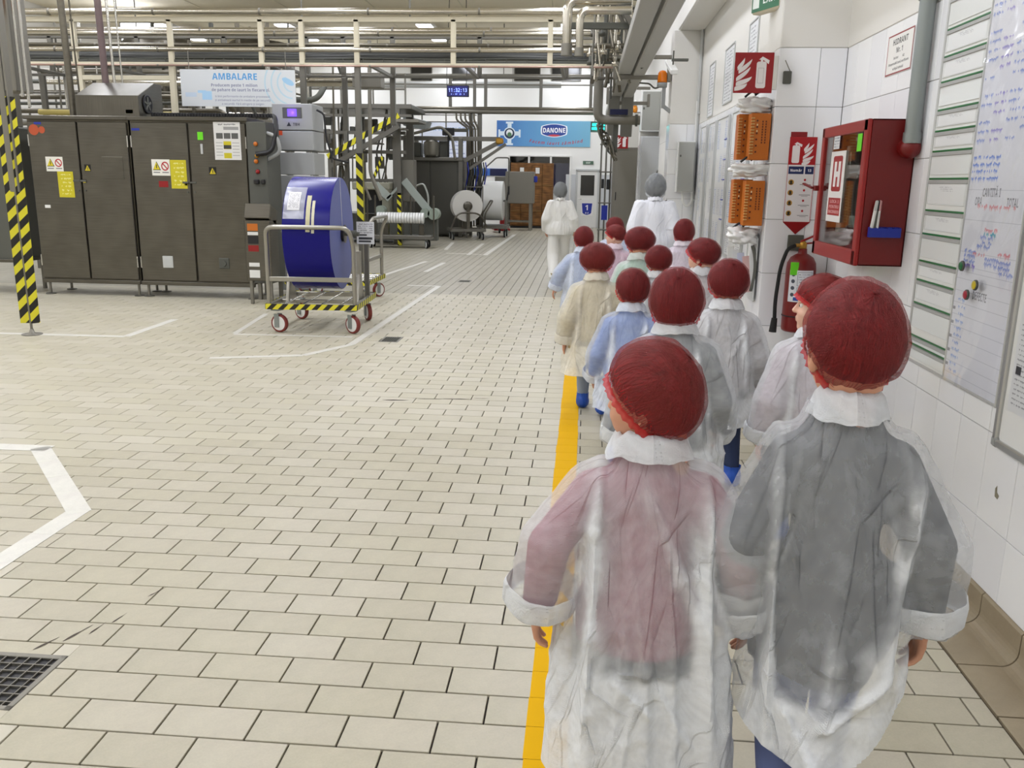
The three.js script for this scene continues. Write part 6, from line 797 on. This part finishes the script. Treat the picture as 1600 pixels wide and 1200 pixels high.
// ---------- packaging machine in the middle ----------
{
  const t = thing('packaging_machine', 'large grey packaging machine frame with a platform, striped stair rail and hanging film strips', 'machine', [0, -.283, -22.3]); t.scale.setScalar(1.174);
  const F = M.frame, S = M.dull, B = .245;
  part('platform', [bx(2.3, .1, 1.6, -4.9, 3.14, -.6, .01), bx(2.3, .06, .06, -4.9, 2.95, .2)], F, t);
  for (const [x, y1] of [[-5.9, 3.1], [-5.2, 3.1], [-4.09, 3.1]]) for (const z of [.15, -1.3]) part('frame_post', bx(x === -4.09 ? .17 : .09, y1 - B, .1, x, (y1 + B) / 2, z, .006), F, t);
  for (const y of [1.6, 2.2, 2.6]) part('frame_beam', bx(2.2, .07, .07, -5, y, .12), F, t);
  part('side_panel', bx(.4, .9, .3, -3.95, 1.6, -.15, .01), S, t);
  part('pale_cover', [bx(.82, .16, .5, -4.6, 1.48, .25, .02), bx(.16, .66, .5, -4.28, 1.12, .25, .02)], std(0x8f8d7c, .5), t); part('dark_opening', bx(.44, .5, .3, -4.66, 1.15, .1), M.black, t); part('base_body', [bx(2, .56, 1.2, -5.1, .6, -.6)], M.greyDark, t);
  for (const [a, b] of [[[-4.47, 1.517], [-4.15, 1.22]], [[-4.22, 1.22], [-3.95, 1.49]], [[-3.85, 1.61], [-3.25, .9]]]) part('film_strip', moved(bx(a[0] < -4.4 || a[0] > -4 ? .16 : .05, Math.hypot(b[0] - a[0], b[1] - a[1]), .012), (a[0] + b[0]) / 2, (a[1] + b[1]) / 2, .62, 0, 0, -Math.atan2(b[0] - a[0], b[1] - a[1])), std(0x9ba39c, .4), t);
  part('film_arch', sweep(bend([[-3.6, 1.5, .5], [-3.45, 1.56, .5], [-3.34, 1.3, .5], [-3.36, 1.0, .5]], .15), .06, 8, .3), std(0xa5a8a0, .4), t); for (const [x, y, r] of [[-4.35, .98, .1], [-3.38, .94, .1], [-3.2, .92, .12]]) part('guide_roller', moved(new THREE.CylinderGeometry(r, r, .3, 20), x, y, .6, Math.PI / 2), std(0x8f9a8d, .5), t); part('roller_stand', bx(1.3, .5, .2, -3.8, .6, .45, .01), M.greyDark, t);
  part('stringer', beam([-5.46, 1.86, .6], [-3.93, 2.72, .6], .06, .1), F, t); part('stair_rail', moved(stripeTape(1.76, .11, .05), -4.7, 2.5, .66, 0, 0, .507), hazardMat, t); for (let k = 0; k < 6; k++) part('tread', bx(.26, .03, .6, -5.34 + k * .27, 1.92 + k * .15, .3), S, t); part('stair_deck', bx(.5, .06, .8, -3.75, 2.82, .3), S, t); part('stair_post', bx(.08, 2.05 - B, .08, -5.44, (2.05 + B) / 2, .6), F, t);
  part('striped_rail', moved(stripeTape(.56, .06, .04), -4.45, 1.845, .45, 0, 0, 1.14), hazardMat, t); part('striped_post', moved(stripeTape(1.1, .085, .08), -3.93, .8, .72, 0, 0, Math.PI / 2), hazardMat, t); part('post_top', bx(.085, .4, .08, -3.93, 1.5, .72), F, t);
  for (const y of [3.5, 3.8]) part('hand_rail', rod([-6, y, .1], [-3.9, y, .1], .02, 8), S, t); for (const x of [-6, -5.3, -4.6, -3.9]) part('hand_rail_post', rod([x, 3.15, .1], [x, 3.82, .1], .02, 8), S, t);
  for (let k = 0; k < 16; k++) { const x = rr(-5.8, -4.2), y = rr(1.9, 2.9); part('fitting', bx(rr(.05, .2), rr(.08, .3), .12, x, y, rr(-.8, .1), .01), [S, F, M.greyDark, M.steelDark][k & 3], t); }
  for (let k = 0; k < 12; k++) { const x = rr(-6, -4.1); part('tube', pipe([[x, 3.1, rr(-.8, 0)], [x + rr(-.1, .1), 2.2, 0], [x + rr(-.2, .2), 1.5, 0]], rr(.012, .03), 6), [M.steelDark, M.greyDark][k & 1], t); }
}
{
  const t = thing('filling_machine', 'dark grey enclosed filling machine with motors and a slanted chute pointing at the blue banner', 'machine', [0, -.531, -25.4]); t.scale.setScalar(1.337);
  const F = M.frame, S = M.dull, B = .405, D = std(0x55544e, .4, .5), D2 = std(0x5d5c56, .4, .5);
  for (const [x, y1] of [[-3.9, 2.5], [-2.7, 2.5]]) for (const z of [.15, -1.1]) part('frame_post', bx(.09, y1 - B, .1, x, (y1 + B) / 2, z, .006), F, t);
  part('frame_beam', bx(2.2, .09, .09, -2.95, 2.485, .1), F, t); part('frame_beam', bx(1.5, .06, .06, -3.4, 2.05, .2), F, t);
  part('enclosure', bx(1.42, 1.62, 1.2, -3.4, 1.24, -.55, .02), D, t); part('enclosure_panel', bx(.66, 1.55, .02, -3.72, 1.24, .06), D2, t); part('enclosure_panel', bx(.66, 1.55, .02, -3.04, 1.24, .06), D2, t); part('enclosure_top', bx(1.5, .05, 1.3, -3.4, 2.07, -.55), S, t);
  for (const y of [2.75, 2.9, 3.05]) part('light_rail', rod([-4.3, y, -1], [-2.5, y, -1], .014, 6), S, t); for (const x of [-3.75, -3.2, -2.6]) part('light_rail_post', rod([x, 2.1, -1], [x, 3.08, -1], .016, 6), S, t);
  part('motor', [moved(lathe([[0, 0], [.14, 0], [.17, .06], [.17, .3], [.1, .36], [0, .36]], 20), -3.35, 2.1, .05), bx(.3, .22, .3, -3.35, 2.2, 0, .02)], S, t); part('gear_box', bx(.34, .3, .34, -3.75, 2.25, -.1, .02), M.greyDark, t); part('gear_box', bx(.2, .4, .2, -3.1, 2.25, -.1, .02), M.greyDark, t); part('hopper', [moved(plateShape([[-.26, .22], [.26, .1], [.2, -.06], [-.26, .02]], .5, .005), -3.65, 2.72, -.2)], M.galva, t); part('arm', pipe([[-3.9, 2.52, .3], [-3.1, 2.72, .3], [-2.86, 2.5, .3], [-2.8, 2.06, .3]], .03), S, t);
  part('chute', beam([-2.62, 2.02, .2], [-1.78, 2.46, .2], .05, .09), F, t); part('chute', beam([-2.5, 1.86, .2], [-1.72, 2.38, .2], .04, .06), F, t); part('chute_head', bx(.16, .12, .12, -1.85, 2.44, .25, .02), M.brass, t); part('lamp_arm', pipe([[-2.3, 1.3, -.6], [-2.25, 1.9, -.6], [-2.0, 2.12, -.6], [-1.72, 2.12, -.6], [-1.72, 1.5, -.6]], .016, 6), F, t); part('control_screen', [bx(.26, .16, .05, -2.95, 2.62, .25, .01), rod([-2.95, 2.1, .25], [-2.95, 2.6, .25], .02, 8)], M.black, t);
  for (let k = 0; k < 9; k++) part('coloured_cable', pipe([[-2.6 + .05 * k, 2.0, -.2], [-2.55 + .05 * k, 1.8, -.1 + rr(-.1, .1)], [-2.65 + .05 * k, 1.4, -.2]], .014, 6), [M.blue, M.greyDark, M.greyDark, M.black][k & 3], t);
  part('mesh_panel', [bx(.03, 1.1, .02, -2.55, .95, .3), bx(.03, 1.1, .02, -2.2, .95, .3), bx(.38, .02, .02, -2.38, 1.48, .3), bx(.38, .02, .02, -2.38, .95, .3)], F, t);
}
renderer.render(scene, camera);
